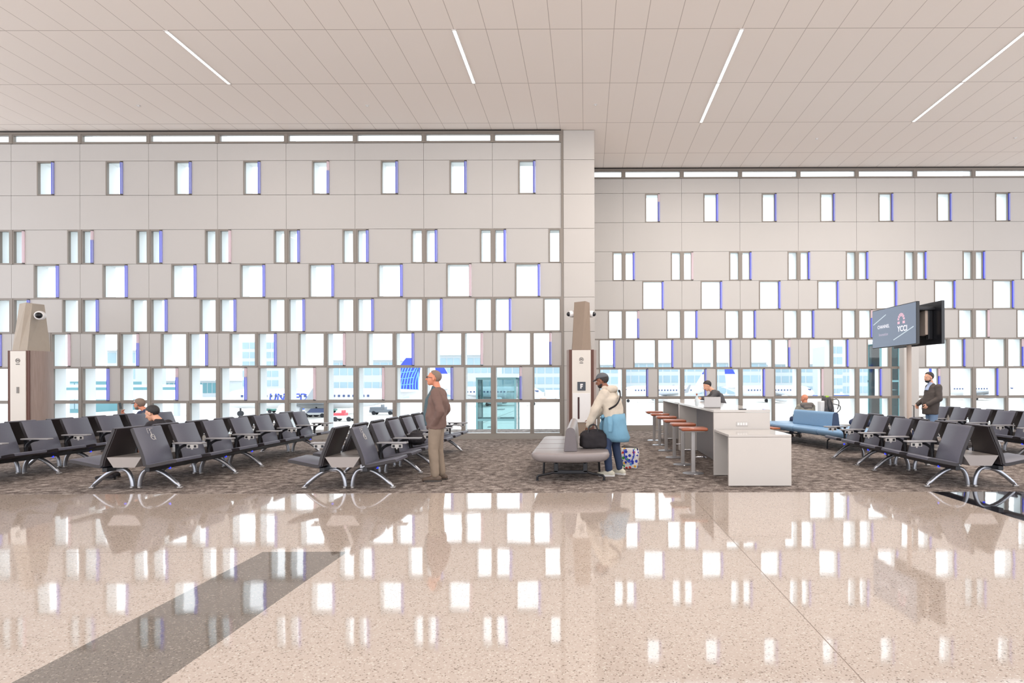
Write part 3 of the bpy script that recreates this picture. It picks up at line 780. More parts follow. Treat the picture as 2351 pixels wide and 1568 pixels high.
for n_, c_ in (('v_blue', (52, 98, 205)), ('v_white', (200, 204, 206)), ('v_red', (196, 74, 84)), ('v_green', (70, 120, 110)), ('v_grey', (128, 134, 142)), ('v_orange', (206, 128, 92))):
    M[n_] = mat(n_.replace('v_', 'vehicle paint '), rgb(*c_), .4)
struct('ground_apron', MB().box(-260, 260, 22, 420, GZ-.3, GZ), 'apron')
b = MB()
for y in (80, 92, 104, 118, 134, 152, 172, 200): b.box(-250, 250, y, y+.35, GZ, GZ+.004)
for k in range(-14, 15): b.box(k*16, k*16+.3, 40, 300, GZ, GZ+.003)
b.build('ground_markings', mat('apron joints', rgb(170, 164, 156), .9))['kind'] = 'structure'

def plane(label, u_nose, u_tail, vwin, D, title=None, logo=False, group=None, dirn=-1):
    """airliner seen from its side; nose at pixel column u_nose"""
    s = F/D; xn, xt = (u_nose-PX0)/s, (u_tail-PX0)/s; L = abs(xt-xn); sg = 1 if xt > xn else -1
    zc = GZ+3.3; r = 1.9
    t = thing('airliner', label, 'aircraft', (xn, D, GZ), 0, group); zc = 3.3
    # fuselage along +x*sg from the nose
    prof = [(0, .05, -.5), (.5, .7, -.42), (1.3, 1.2, -.3), (2.6, 1.62, -.1), (4.5, 1.87, 0), (L*.62, 1.9, 0), (L*.75, 1.65, .22), (L*.88, .95, .85), (L*.97, .35, 1.3), (L, .12, 1.4)]
    b = MB(); b.rings([[Vector((sg*x, rr*math.cos(2*math.pi*k/20), zc+dz+rr*math.sin(2*math.pi*k/20))) for k in range(20)] for x, rr, dz in prof])
    b.build('fuselage', 'plane_white', t, smooth=True)
    b = MB()
    for k in range(int((L*.78-5)/.9)):
        x = sg*(5+k*.9); b.box(min(x, x+sg*.38), max(x, x+sg*.38), -1.93, -1.80, zc+.30, zc+.72)
    b.box(*sorted((sg*1.5, sg*2.5)), -1.35, -.9, zc+.45, zc+.85)
    b.build('cabin_windows', 'plane_dark', t)
    # fin with the globe lines
    fin = [(L*.80, zc+1.9), (L*.91, zc+7.6), (L*.985, zc+7.6), (L*.965, zc+1.5)]
    b = MB(); b.prism([(sg*x, z) for x, z in fin], 'y', -.16, .16); f = b.build('tail_fin', 'plane_blue' if logo else 'plane_white', t)
    if logo:
        b = MB(); cx, cz = L*.915, zc+3.6
        for k in range(9):
            pts = []
            for j in range(7):
                q = -1+2*j/6; x = cx-1.9+k*.52+.5*q*q*(1 if k > 4 else .4)+q*.55; z = cz+q*2.3
                xl = L*.80+(z-zc-1.9)/5.7*(L*.11)+.05; xr = L*.97
                pts.append((sg*min(max(x, xl), xr), -.19, z))
            b.tube(pts, .11, 6)
        for q in (-1.2, 0, 1.2): b.tube([(sg*(cx-1.6+q*.28), -.2, cz+q), (sg*(cx+1.4+q*.1), -.2, cz+q+.3)], .08, 6)
        b.build('tail_globe_lines', 'plane_pale_blue', f)
    else: 
        b = MB(); b.prism([(sg*x, z) for x, z in [(L*.868, zc+5.4), (L*.91, zc+7.6), (L*.985, zc+7.6), (L*.978, zc+5.4)]], 'y', -.17, .17); b.build('tail_tip', 'plane_blue', f)
    for sy in (-1, 1):
        b = MB(); b.prism([(sg*L*.86, sy*.5), (sg*L*.93, sy*6.2), (sg*L*.97, sy*6.2), (sg*L*.96, sy*.5)], 'z', zc+1.25, zc+1.42); b.build('stabilizer', 'plane_white', t)
        b = MB(); b.rings([[Vector(p) for p in ((sg*L*.34, sy*1.2, zc-1.25), (sg*L*.56, sy*1.2, zc-1.25), (sg*L*.56, sy*1.2, zc-.85), (sg*L*.34, sy*1.2, zc-.8))],
                           [Vector(p) for p in ((sg*L*.60, sy*15.5, zc-.05), (sg*L*.64, sy*15.5, zc-.05), (sg*L*.64, sy*15.5, zc+.05), (sg*L*.60, sy*15.5, zc+.05))]])
        b.rings([[Vector(p) for p in ((sg*L*.60, sy*15.4, zc), (sg*L*.64, sy*15.4, zc), (sg*L*.64, sy*15.6, zc), (sg*L*.60, sy*15.6, zc))],
                 [Vector(p) for p in ((sg*L*.645, sy*16.2, zc+2.2), (sg*L*.665, sy*16.2, zc+2.2), (sg*L*.665, sy*16.3, zc+2.2), (sg*L*.645, sy*16.3, zc+2.2))]])
        wg = b.build('wing', 'plane_grey', t)
        b = MB(); b.rings([[Vector((sg*(L*.36+x), sy*5.2+rr*math.cos(2*math.pi*k/16), zc-1.9+rr*math.sin(2*math.pi*k/16))) for k in range(16)] for x, rr in ((0, .85), (.4, 1.05), (2.2, 1.0), (3.8, .6))])
        b.build('engine', 'plane_white', t, smooth=True)
    for x, yy in ((.10, 0), (.5, -2.6), (.5, 2.6)):
        b = MB(); b.tube([(sg*L*x, yy, zc-1.5), (sg*L*x, yy, .5)], .15, 8); 
        b.rings([[Vector((sg*L*x+.5*math.cos(2*math.pi*k/14), yy+q, .5+.5*math.sin(2*math.pi*k/14))) for k in range(14)] for q in (-.3, .3)])
        b.build('landing_gear', 'tyre', t)
    if title:
        mt = Matrix.Translation((sg*title[1], -1.86, zc+title[3])) @ Matrix.Rotation(R(90-14), 4, 'X')
        text_mesh('fuselage_title', title[0], title[2], 'plane_blue', mt, t, .02, .03)
    return t
p1 = plane('white airliner with a blue globe tail and blue title, parked beyond the left windows', 505, 975, 908, 115, title=('UNITED', 13.8, 2.0, .2), logo=True)
plane('white airliner seen behind the standing man in brown, farther away', 1250, 995, 900, 165)
plane('white airliner on the apron beyond the right windows, behind the counter tables', 1420, 1640, 893, 190)
plane('white airliner on the apron beyond the windows right of the counter tables', 1870, 1660, 893, 185)
plane('small white airliner far out on the apron, right of the display screens', 2330, 2130, 893, 205)

def vehicle(label, u, v, kind, w=4.5, h=1.9, body='v_white', box=None, name='apron_vehicle', cat='vehicle'):
    vv = unroll(u, v)[1]; D = F*(EYE-GZ)/(vv-PY0); s = F/D; x = (u-PX0)/s
    t = thing(name, label, cat, (x, D, GZ), 0)
    b = MB(); b.rbox(-w/2, w/2, -.9, .9, .45, h*.55, .12); b.build('body', body, t, smooth=True)
    if kind == 'truck':
        b = MB(); b.rbox(-w/2, -w/2+1.5, -.88, .88, h*.5, h, .15); b.build('cab', body, t, smooth=True)
        b = MB(); b.rbox(-w/2+1.7, w/2, -.95, .95, h*.5, h*1.25, .05); b.build('cargo_box', box or body, t)
    elif kind == 'car':
        b = MB(); b.rings([[Vector(p) for p in ((-w*.32, -.8, h*.5), (w*.42, -.8, h*.5), (w*.42, .8, h*.5), (-w*.32, .8, h*.5))], [Vector(p) for p in ((-w*.15, -.7, h), (w*.36, -.7, h), (w*.36, .7, h), (-w*.15, .7, h))]])
        b.build('cabin', box or 'plane_dark', t)
    else:
        b = MB(); b.rbox(-w/2+.1, w*.1, -.8, .8, h*.55, h*.8, .05); b.box(-w*.05, w*.0, -.7, .7, h*.5, h*1.05); b.build('load', box or body, t)
    for sx in (-1, 1):
        for sy in (-1, 1):
            b = MB(); b.rings([[Vector((sx*w*.32+.38*math.cos(2*math.pi*k/14), sy*.85+q, .38+.38*math.sin(2*math.pi*k/14))) for k in range(14)] for q in (-.12, .12)]); b.build('wheel', 'tyre', t)
    return t
vehicle('blue box truck on the apron beyond the left seat rows', 693, 945, 'truck', 4.6, 2.2, 'v_blue', 'v_blue')
vehicle('dark green tug with bins on the apron, left of the blue truck', 612, 948, 'load', 3.4, 1.6, 'v_green', 'v_grey')
vehicle('grey baggage tractor on the apron, between green tug and blue truck', 655, 942, 'load', 3, 1.5, 'v_grey', 'v_white')
vehicle('red and white cart on the apron, left of the standing man', 790, 967, 'load', 3.4, 1.7, 'v_white', 'v_red')
vehicle('small green car with grey roof on the apron above the red cart', 748, 948, 'car', 4.2, 1.6, 'v_green', 'v_grey')
vehicle('white pickup on the apron right of the blue truck', 726, 958, 'car', 4.6, 1.6, 'v_white')
vehicle('grey loader far out beside the airliner engine', 880, 952, 'load', 5, 1.9, 'v_grey', 'v_grey')
vehicle('orange and grey tug beyond the last left window', 1240, 922, 'load', 4, 1.8, 'v_orange', 'v_grey')
vehicle('white catering truck beyond the last left window', 1262, 920, 'truck', 6.5, 3.0, 'v_white', 'v_white')
vehicle('orange nosed tug beyond the windows above the stools', 1532, 915, 'load', 4.4, 2, 'v_orange', 'v_grey')
vehicle('grey loader beyond the windows right of the leaning man', 1668, 915, 'load', 7, 2.2, 'v_grey', 'v_white')
vehicle('dark blue tractor beyond the windows, middle of the right wall', 1722, 915, 'car', 5, 2.2, 'v_grey', 'v_blue')
vehicle('long flat cart beyond the windows above the bald man', 1862, 914, 'load', 8, 2, 'v_blue', 'v_grey')
vehicle('blue and white tug beyond the windows left of the display pole', 1932, 915, 'load', 6, 2.4, 'v_blue', 'v_white')
vehicle('small white van beyond the windows right of the display pole', 2232, 914, 'truck', 6, 3, 'v_white', 'v_grey')
vehicle('light grey equipment cart outside behind the left seats', 445, 985, 'load', 3.6, 1.4, 'v_grey', 'v_white')
vehicle('pale grey car outside beyond the second seat row', 560, 985, 'car', 4.4, 1.5, 'v_white', 'v_grey')

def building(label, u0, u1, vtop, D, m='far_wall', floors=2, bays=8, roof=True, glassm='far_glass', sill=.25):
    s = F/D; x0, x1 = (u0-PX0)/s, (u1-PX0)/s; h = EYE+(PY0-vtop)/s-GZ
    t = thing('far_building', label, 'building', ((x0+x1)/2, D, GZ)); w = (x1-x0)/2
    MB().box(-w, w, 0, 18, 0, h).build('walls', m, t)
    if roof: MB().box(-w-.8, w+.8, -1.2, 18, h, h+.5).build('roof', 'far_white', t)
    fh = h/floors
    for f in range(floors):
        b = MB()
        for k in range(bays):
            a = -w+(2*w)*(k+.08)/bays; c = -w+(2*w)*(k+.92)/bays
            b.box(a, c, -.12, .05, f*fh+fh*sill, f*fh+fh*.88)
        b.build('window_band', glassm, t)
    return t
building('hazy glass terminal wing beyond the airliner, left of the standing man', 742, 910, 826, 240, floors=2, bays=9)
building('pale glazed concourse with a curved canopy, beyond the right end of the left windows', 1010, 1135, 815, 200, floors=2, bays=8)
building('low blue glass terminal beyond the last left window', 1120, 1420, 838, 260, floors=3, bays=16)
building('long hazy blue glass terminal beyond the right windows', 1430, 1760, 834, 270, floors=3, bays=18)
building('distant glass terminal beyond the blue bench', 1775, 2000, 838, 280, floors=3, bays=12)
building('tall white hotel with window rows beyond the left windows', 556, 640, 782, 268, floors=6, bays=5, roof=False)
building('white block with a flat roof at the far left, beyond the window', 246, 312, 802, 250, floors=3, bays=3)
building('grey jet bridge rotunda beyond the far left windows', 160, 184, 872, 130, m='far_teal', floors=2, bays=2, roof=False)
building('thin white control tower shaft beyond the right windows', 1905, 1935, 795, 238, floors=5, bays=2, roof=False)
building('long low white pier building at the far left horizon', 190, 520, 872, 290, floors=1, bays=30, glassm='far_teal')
# jet bridge line at the far left
t = thing('jet_bridge', 'long white jet bridge beyond the far left windows', 'jet bridge', ((190-PX0)/12, F/12, GZ))
MB().rbox(-3, 22, -1.6, 1.6, 3.2, 6.0, .2).build('tunnel', 'plane_white', t)
b = MB(); b.box(-3, 22, -1.66, -1.6, 5.0, 5.5); b.build('window_strip', 'far_teal', t)
for x in (0, 18): MB().box(x-.4, x+.4, -.4, .4, 0, 3.2).build('support_leg', 'far_wall', t)

def lift_tower(label, u0, u1, vtop, D):
    s = F/D; x0, x1 = (u0-PX0)/s, (u1-PX0)/s; w = (x1-x0)/2; h = EYE+(PY0-vtop)/s-GZ
    t = thing('glass_stair_tower', label, 'tower', ((x0+x1)/2, D, GZ))
    for nm, a in (('front_glass', (-w, w, -.02, .02)), ('side_glass', (-w-.02, -w+.02, 0, 1.6)), ('side_glass', (w-.02, w+.02, 0, 1.6)), ('back_glass', (-w, w, 1.58, 1.62))):
        MB().box(a[0], a[1], a[2], a[3], 0, h-.1).build(nm, 'teal_glass', t)
    b = MB()
    for x in (-w, w):
        for y in (0, 1.6): b.box(x-.05, x+.05, y-.05, y+.05, 0, h)
    for z in (h, h-2.3, h-4.6): b.box(-w-.05, w+.05, -.06, .06, z-.12, z); b.box(-w-.05, w+.05, 1.54, 1.66, z-.12, z)
    b.build('steel_frame', 'steel_teal', t)
    MB().box(-w-.15, w+.15, -.2, 1.8, h, h+.12).build('roof_slab', 'far_wall', t)
    b = MB()
    for k in range(int(h/.5)): b.box(-w*.8+(k % 6)*w*.26, -w*.8+(k % 6)*w*.26+.35, .5, 1.2, k*.5, k*.5+.06)
    b.build('stair_treads', 'v_white', t)
    return t
lift_tower('teal glass stair tower just outside the left windows, near the pier', 1095, 1183, 866, 34)
lift_tower('narrow teal glass tower outside the right windows, left of the display pole', 2022, 2064, 790, 38)
# ---------------------------------------------------------------- people
def cloth(name, col, folds=.5, rough=.85): return mat(name, rgb(*col), rough, noise_scale=9, noise_amt=.10, bump=folds)
M['skin'] = mat('skin light', rgb(214, 160, 132), .5, noise_scale=30, noise_amt=.05)
M['skin_red'] = mat('skin ruddy', rgb(206, 134, 104), .5, noise_scale=30, noise_amt=.06)
M['skin_brown'] = mat('skin brown', rgb(134, 88, 66), .5, noise_scale=30, noise_amt=.06)
M['lip'] = mat('lips', rgb(160, 92, 84), .5)
M['eye_white'] = mat('eye white', rgb(225, 222, 218), .3)
M['eye_dark'] = mat('iris', rgb(42, 32, 28), .2)
M['hair_black'] = mat('black hair', rgb(38, 34, 34), .6, noise_scale=80, noise_amt=.3, bump=.5)
M['hair_grey'] = mat('cropped grey hair', rgb(128, 110, 98), .8, noise_scale=120, noise_amt=.2, bump=.3)
M['brown_jacket'] = cloth('brown canvas jacket', (112, 88, 80))
M['plaid'] = mat('dark teal plaid shirt', rgb(74, 92, 98), .8, noise_scale=55, noise_amt=.5)
M['khaki'] = cloth('khaki trousers', (140, 124, 108))
M['shoe_brown'] = mat('brown shoe', rgb(92, 76, 64), .6)
M['black_cloth'] = cloth('black cloth', (36, 32, 36))
M['charcoal'] = cloth('charcoal hoodie', (76, 74, 76))
M['cream'] = cloth('cream jacket', (200, 188, 172), .9)
M['cyan'] = cloth('light blue jacket', (112, 156, 180), .9)
M['jeans'] = cloth('dark denim', (46, 60, 88), .5)
M['jeans_light'] = cloth('light denim', (118, 142, 172), .5)
M['sneaker'] = mat('off white sneaker', rgb(206, 200, 182), .6)
M['olive'] = cloth('grey green hooded jacket', (140, 136, 124))
M['hood_grey'] = cloth('dark grey hood', (104, 98, 94))
M['blazer'] = cloth('dark taupe blazer', (74, 66, 62))
M['shirt_blue'] = cloth('pale blue shirt', (170, 184, 214))
M['cap_grey'] = cloth('dark grey cap', (92, 94, 98))
M['cap_light'] = cloth('light grey cap', (176, 166, 164))
M['brown_trs'] = cloth('rust brown trousers', (128, 76, 56))
M['navy'] = cloth('navy cloth', (54, 62, 88))

def finish(b, name, m, parent, vox=.012, sm=6, k=1.0, disp=0):
    o = b.build(name, m, parent)
    r = o.modifiers.new('r', 'REMESH'); r.mode = 'VOXEL'; r.voxel_size = vox; r.adaptivity = 0
    s = o.modifiers.new('s', 'SMOOTH'); s.iterations = sm; s.factor = .5*k
    if disp:
        tx = bpy.data.textures.get('folds') or bpy.data.textures.new('folds', 'CLOUDS'); tx.noise_scale = .11; tx.noise_depth = 1
        d = o.modifiers.new('d', 'DISPLACE'); d.texture = tx; d.strength = disp; d.mid_level = .5
    bake(o)
    for p in o.data.polygons: p.use_smooth = True
    return o
def ringy(b, spec, n=18):
    """spec: (centre, half depth x, half width y) rings, horizontal unless an axis tilts them"""
    cs = [Vector(s[0]) for s in spec]; rs = []
    for i, s in enumerate(spec):
        t = (cs[min(i+1, len(cs)-1)]-cs[max(i-1, 0)]).normalized()
        y = Vector((0, 1, 0)); x = y.cross(t).normalized(); 
        rs.append([cs[i]+x*s[1]*math.cos(2*math.pi*k/n)+y*s[2]*math.sin(2*math.pi*k/n) for k in range(n)])
    b.rings(rs)
def limb(b, pts, rad):
    for i in range(len(pts)-1): b.capsule(pts[i], pts[i+1], rad[i], rad[i+1])
def hand(b, wrist, d, nrm, side, curl=.5, sc=1.0):
    """palm, four unequal bent fingers and a thumb leaving the side of the palm.
    d: along the palm, nrm: out of the back of the hand, side: towards the thumb"""
    d = Vector(d).normalized(); nrm = Vector(nrm); nrm = (nrm-d*nrm.dot(d)).normalized(); w = d.cross(nrm).normalized()
    if w.dot(Vector(side)) < 0: w = -w
    wrist = Vector(wrist); P = lambda a, s, n: wrist+(d*a+w*s+nrm*n)*sc
    for s_ in (-.026, -.009, .009, .026): b.capsule(P(.005, s_*.7, 0), P(.078, s_, 0), .0145*sc, .012*sc, 8)
    for s_, L, r in ((.030, .072, .0085), (.010, .080, .009), (-.011, .074, .0085), (-.030, .058, .0075)):
        a0 = P(.080, s_, 0); c1 = curl*.9; a1 = a0+(d*math.cos(c1)-nrm*math.sin(c1)+w*s_*1.5)*L*.45*sc
        c2 = curl*1.9; a2 = a1+(d*math.cos(c2)-nrm*math.sin(c2))*L*.32*sc; c3 = curl*2.6; a3 = a2+(d*math.cos(c3)-nrm*math.sin(c3))*L*.25*sc
        b.capsule(a0, a1, r*sc*1.08, r*sc, 8); b.capsule(a1, a2, r*sc, r*sc*.93, 8); b.capsule(a2, a3, r*sc*.93, r*sc*.8, 8)
    t0 = P(.022, .030, -.004); t1 = P(.052, .056, -.014); t2 = P(.082, .064, -.028)
    b.capsule(t0, t1, .012*sc, .0105*sc, 8); b.capsule(t1, t2, .0105*sc, .0085*sc, 8)
def head(b, c, fwd, up, sc=1.0):
    """skull, jaw, nose, brow, ears as closed shapes to be fused; returns the local frame"""
    f = Vector(fwd).normalized(); u = Vector(up); u = (u-f*u.dot(f)).normalized(); l = u.cross(f)
    rot = Matrix((f, l, u)).transposed(); c = Vector(c)
    P = lambda x, y, z: c+rot @ (Vector((x, y, z))*sc)
    b.ell(P(-.012, 0, .03), .098*sc, .076*sc, .088*sc, rot=rot); b.ell(P(.022, 0, -.02), .072*sc, .064*sc, .085*sc, rot=rot)
    b.ell(P(.045, 0, -.075), .042*sc, .044*sc, .034*sc, rot=rot)
    b.capsule(P(.083, 0, .018), P(.108, 0, -.022), .011*sc, .015*sc, 8); b.capsule(P(.080, .034, .030), P(.080, -.034, .030), .011*sc, .011*sc, 8)
    b.capsule(P(.081, -.016, -.050), P(.081, .016, -.050), .009*sc, .009*sc, 8)
    for y in (-1, 1): b.ell(P(-.008, y*.076, -.005), .020*sc, .011*sc, .032*sc, rot=rot, n=10, m=6)
    return P, rot
def hair(P, rot, m, parent, sc, kind='short', name='hair'):
    b = MB(); R_ = [(-.016, 0, .038, .106, .085, .094)]
    n, mm = 26, 16; rings = []
    cx, cy_, cz, rx, ry, rz_ = R_[0]
    verts = {}
    vs = []; fs = []
    for i in range(mm+1):
        a = math.pi/2-math.pi*.88*i/mm
        for k in range(n):
            q = 2*math.pi*k/n; x, y, z = rx*math.cos(a)*math.cos(q), ry*math.cos(a)*math.sin(q), rz_*math.sin(a)
            wob = 1+.02*math.sin(5*q+3*i); vs.append((cx+x*wob, cy_+y*wob, cz+z*wob))
    def keep(p):
        x, y, z = p
        if kind == 'short': return z > .054-(.030-x)*1.2 if x > -.03 else z > -.055
        return z > .075-(.03-x)*1.0 if x > -.03 else z > -.05
    for i in range(mm):
        for k in range(n):
            ids = [i*n+k, i*n+(k+1) % n, (i+1)*n+(k+1) % n, (i+1)*n+k]
            if all(keep(vs[j]) for j in ids): fs.append(ids)
    used = sorted({j for f in fs for j in f}); mp = {j: i for i, j in enumerate(used)}
    b.verts_faces([P(*vs[j]) for j in used], [[mp[j] for j in f] for f in fs])
    bmesh.ops.remove_doubles(b.bm, verts=b.bm.verts[:], dist=.0005)
    o = b.build(name, m, parent, smooth='all')
    md = o.modifiers.new('t', 'SOLIDIFY'); md.thickness = .016*sc; md.offset = -.6; sb = o.modifiers.new('s', 'SUBSURF'); sb.levels = sb.render_levels = 1
    return o
def face_bits(P, rot, sc, parent, beard=None):
    b = MB()
    for y in (-1, 1): b.ell(P(.078, y*.030, .010), .010*sc, .012*sc, .007*sc, rot=rot, n=10, m=6)
    e = b.build('eyes', 'eye_white', parent, smooth='all')
    b = MB()
    for y in (-1, 1): b.ell(P(.0855, y*.030, .010), .0045*sc, .0065*sc, .0065*sc, rot=rot, n=8, m=5)
    b.build('irises', 'eye_dark', e)
    b = MB(); b.capsule(P(.088, -.018, -.053), P(.088, .018, -.053), .005*sc, .005*sc, 8); b.build('mouth', 'lip', parent, smooth='all')
def cap_on(P, rot, sc, m, parent, fwd_brim=True):
    b = MB(); n = 24; rs = []
    for i in range(9):
        a = R(90-10.5*i); rs.append([P(-.012+.112*math.cos(a)*math.cos(2*math.pi*k/n), .092*math.cos(a)*math.sin(2*math.pi*k/n), .042+.098*math.sin(a)) for k in range(n)])
    b.rings(rs); o = b.build('cap', m, parent, smooth='all')
    b = MB(); pts = []
    for z in (0, -.006): pts.append([P(.075+.085*math.cos(R(q)) if abs(q) < 90 else .07, .075*math.sin(R(q)), .052+z-.022*math.cos(R(q))) for q in range(-90, 91, 15)]+[P(.06, .06, .052+z), P(.06, -.06, .052+z)])
    b.rings(pts); b.build('brim', m, o, smooth=True); return o
def shoe(b, ank, d, L=.27, w=.048):
    a = Vector(ank); d = Vector((d[0], d[1], 0)).normalized(); g = Vector((a.x, a.y, 0))
    b.capsule(g-d*.055+Vector((0, 0, .045)), g+d*.06+Vector((0, 0, .05)), .044, .045, 10); b.capsule(g+d*.05+Vector((0, 0, .040)), g+d*(L-.10)+Vector((0, 0, .032)), .046, .032, 10)
    b.capsule(g+Vector((0, 0, .05)), g-d*.01+Vector((0, 0, .12)), .044, .046, 10)
def foot_sole(b, ank, d, L=.27):
    a = Vector(ank); d = Vector((d[0], d[1], 0)).normalized(); n = Vector((-d.y, d.x, 0)); g = Vector((a.x, a.y, 0))
    pts = [(-.09, -.03), (-.1, 0), (-.09, .03), (.02, .042), (.10, .046), (.165, .03), (.178, 0), (.165, -.03), (.10, -.046), (.02, -.042)]
    b.rings([[g+d*x+n*y+Vector((0, 0, z)) for x, y in pts] for z in (0, .028)])

def person(label, loc, yaw, J, wear, sc=1.0, hscale=1.0, only=None):
    """J joints in the person's frame (x forward, y left). wear: garments"""
    t = thing('person', label, 'person', loc, yaw)
    V = {k: Vector(v) for k, v in J.items() if not k.startswith('hand')}
    b = MB(); P, rot = head(b, V['head'], J.get('face', (1, 0, 0)), J.get('crown', (0, 0, 1)), hscale)
    b.capsule(V['neck']-Vector((0, 0, .03)), V['head']+Vector(J.get('face', (1, 0, 0)))*-.03+Vector((0, 0, -.05)), .058, .052)
    ringy(b, [(V['pelvis'], .09, .14), (V['waist'], .09, .13), (V['chest'], .11, .155), (V['neck']-Vector((0, 0, .05)), .06, .11), (V['neck'], .045, .05)])
    for s in 'LR':
        limb(b, [V['sh'+s], V['el'+s], V['wr'+s]], [.042, .036, .026])
        limb(b, [V['hip'+s], V['kn'+s], V['an'+s]], [.075, .05, .036])
        h = J['hand'+s]; hand(b, V['wr'+s], h[0], h[1], h[2], h[3] if len(h) > 3 else .5, .98)
        b.capsule(V['an'+s], V['an'+s]+Vector(J['toe'+s]).normalized()*.12-Vector((0, 0, .045)), .035, .025)
    body = finish(b, 'body', wear['skin'], t, .0062, 3)
    face_bits(P, rot, hscale, t)
    if wear.get('hair'): hair(P, rot, wear['hair'], t, hscale, wear.get('hairkind', 'short'))
    if wear.get('cap'): cap_on(P, rot, hscale, wear['cap'], t)
    if wear.get('beard'):
        b = MB(); b.ell(P(.040, 0, -.070), .050*hscale, .052*hscale, .042*hscale, rot=rot); b.ell(P(.015, 0, -.055), .05*hscale, .066*hscale, .034*hscale, rot=rot); finish(b, 'beard', wear['beard'], t, .007, 3)
    if wear.get('glasses'):
        b = MB()
        for y in (-1, 1): b.tube([P(.098+.0*q, y*.030+.020*math.cos(R(q)), .012+.016*math.sin(R(q))) for q in range(0, 361, 40)], .003, 6, cap=False); b.tube([P(.096, y*.05, .016), P(0, y*.078, .010)], .0028, 6)
        b.build('glasses', 'black', t)
    # jacket / upper garment
    g = wear['top']; k = g.get('fat', 1.0); b = MB()
    hem = V.get('hem', V['pelvis'])
    ringy(b, [(hem, .128*k, .178*k), (V['waist'], .132*k*g.get('belly', 1), .178*k), (V['chest'], .136*k, .192*k), (V['neck']-Vector((0, 0, .07)), .09*k, .165), (V['neck']-Vector((0, 0, .015)), .066, .085), (V['neck']+Vector((0, 0, .015)), .060, .065)])
    for s in 'LR':
        w_ = V['wr'+s]; e_ = V['el'+s]
        b.capsule((V['sh'+s]+V['chest'])/2, V['sh'+s], .085, .072*k)
        limb(b, [V['sh'+s], e_, w_+(e_-w_).normalized()*g.get('cuff', .02)], [.070*k, .060*k, .046*k])
    for extra in g.get('extra', []): b.capsule(*extra)
    tp = finish(b, g['name'], g['mat'], t, .012, 8, 1, g.get('disp', .02))
    # trousers
    g = wear['legs']; b = MB(); k = g.get('fat', 1.0)
    up = (V['waist']-V['pelvis']).normalized()
    ringy(b, [(V['pelvis']+up*.09, .108, .152), (V['pelvis'], .118, .165), (V['pelvis']-up*.06, .112, .16)])
    for s in 'LR':
        a_ = V['an'+s]; b.capsule(V['pelvis']+(V['hip'+s]-V['pelvis'])*.6, V['hip'+s], .10, .10)
        limb(b, [V['hip'+s], V['kn'+s], a_+(V['kn'+s]-a_).normalized()*.03], [.098*k, .072*k, .060*k])
    finish(b, g['name'], g['mat'], t, .012, 6, 1, .014)
    for s in 'LR':
        b = MB(); shoe(b, V['an'+s], J['toe'+s]); sh = finish(b, 'shoe', wear['shoe'], t, .009, 4)
        b = MB(); foot_sole(b, V['an'+s], J['toe'+s]); b.build('sole', wear.get('sole', 'shoe_brown'), sh)
    return t, tp, P

# standing man in the brown jacket, facing left
cx, cyy = floor_at(999, 1104)
J = dict(head=(.045, 0, 1.575), face=(1, .12, .10), crown=(0, 0, 1), neck=(-.02, 0, 1.43), chest=(-.03, 0, 1.25), waist=(.01, 0, 1.03), pelvis=(0, 0, .91), hem=(.0, 0, .80),
         shL=(-.03, .185, 1.36), shR=(-.03, -.185, 1.36), elL=(-.12, .25, 1.08), elR=(-.10, -.25, 1.08), wrL=(.02, .15, .86), wrR=(.08, -.20, .87),
         handL=((.2, -.35, -1), (0, 1, 0), (1, 0, 0), .4), handR=((.6, .1, -1), (0, -1, 0), (1, 0, 0), .6),
         hipL=(.0, .085, .88), hipR=(.0, -.085, .88), knL=(.03, .09, .48), knR=(.0, -.10, .48), anL=(.0, .09, .085), anR=(-.05, -.11, .085), toeL=(1, .1, 0), toeR=(1, -.15, 0))
m1, tp, P = person('man in a brown jacket and khaki trousers standing beside the seats, hands in pockets', (cx+.02, cyy, .004), R(180), J,
    dict(skin='skin_red', hair='hair_grey', hairkind='thin', glasses=1, top=dict(name='jacket', mat='brown_jacket', fat=1.08, belly=1.15, cuff=-.02, disp=.03), legs=dict(name='trousers', mat='khaki', fat=1.1), shoe='shoe_brown', sole='bronze_dark'))
b = MB(); ringy(b, [((.075, 0, .86), .10, .12), ((.10, 0, 1.03), .105, .115), ((.068, 0, 1.25), .105, .09), ((.045, 0, 1.38), .05, .06), ((.015, 0, 1.45), .055, .065)]); finish(b, 'plaid_shirt', 'plaid', m1, .011, 5)
b = MB(); b.rbox(.055, .085, -.215, -.205, 1.19, 1.22, .003); b.build('chest_patch', 'tan_box', m1)

# man in cream jacket, back three quarters to the camera, leaning over the grey bench
cx, cyy = floor_at(1408, 1091)
J = dict(head=(.20, 0, 1.53), face=(1, .05, -.22), crown=(.2, 0, 1), neck=(.10, 0, 1.40), chest=(.05, 0, 1.23), waist=(0, 0, 1.0), pelvis=(-.02, 0, .88), hem=(.0, 0, .94),
         shL=(.08, .18, 1.33), shR=(.08, -.18, 1.33), elL=(.22, .26, 1.06), elR=(.26, -.20, 1.08), wrL=(.34, .22, .80), wrR=(.46, -.14, .88),
         handL=((.15, -.1, -1), (0, 1, 0), (1, 0, 0), 1.0), handR=((.6, .1, -.8), (0, -1, .2), (1, 0, .3), .8),
         hipL=(-.02, .085, .86), hipR=(-.02, -.085, .86), knL=(.06, .12, .48), knR=(.0, -.10, .47), anL=(.02, .15, .085), anR=(-.08, -.10, .085), toeL=(1, .25, 0), toeR=(1, -.2, 0))
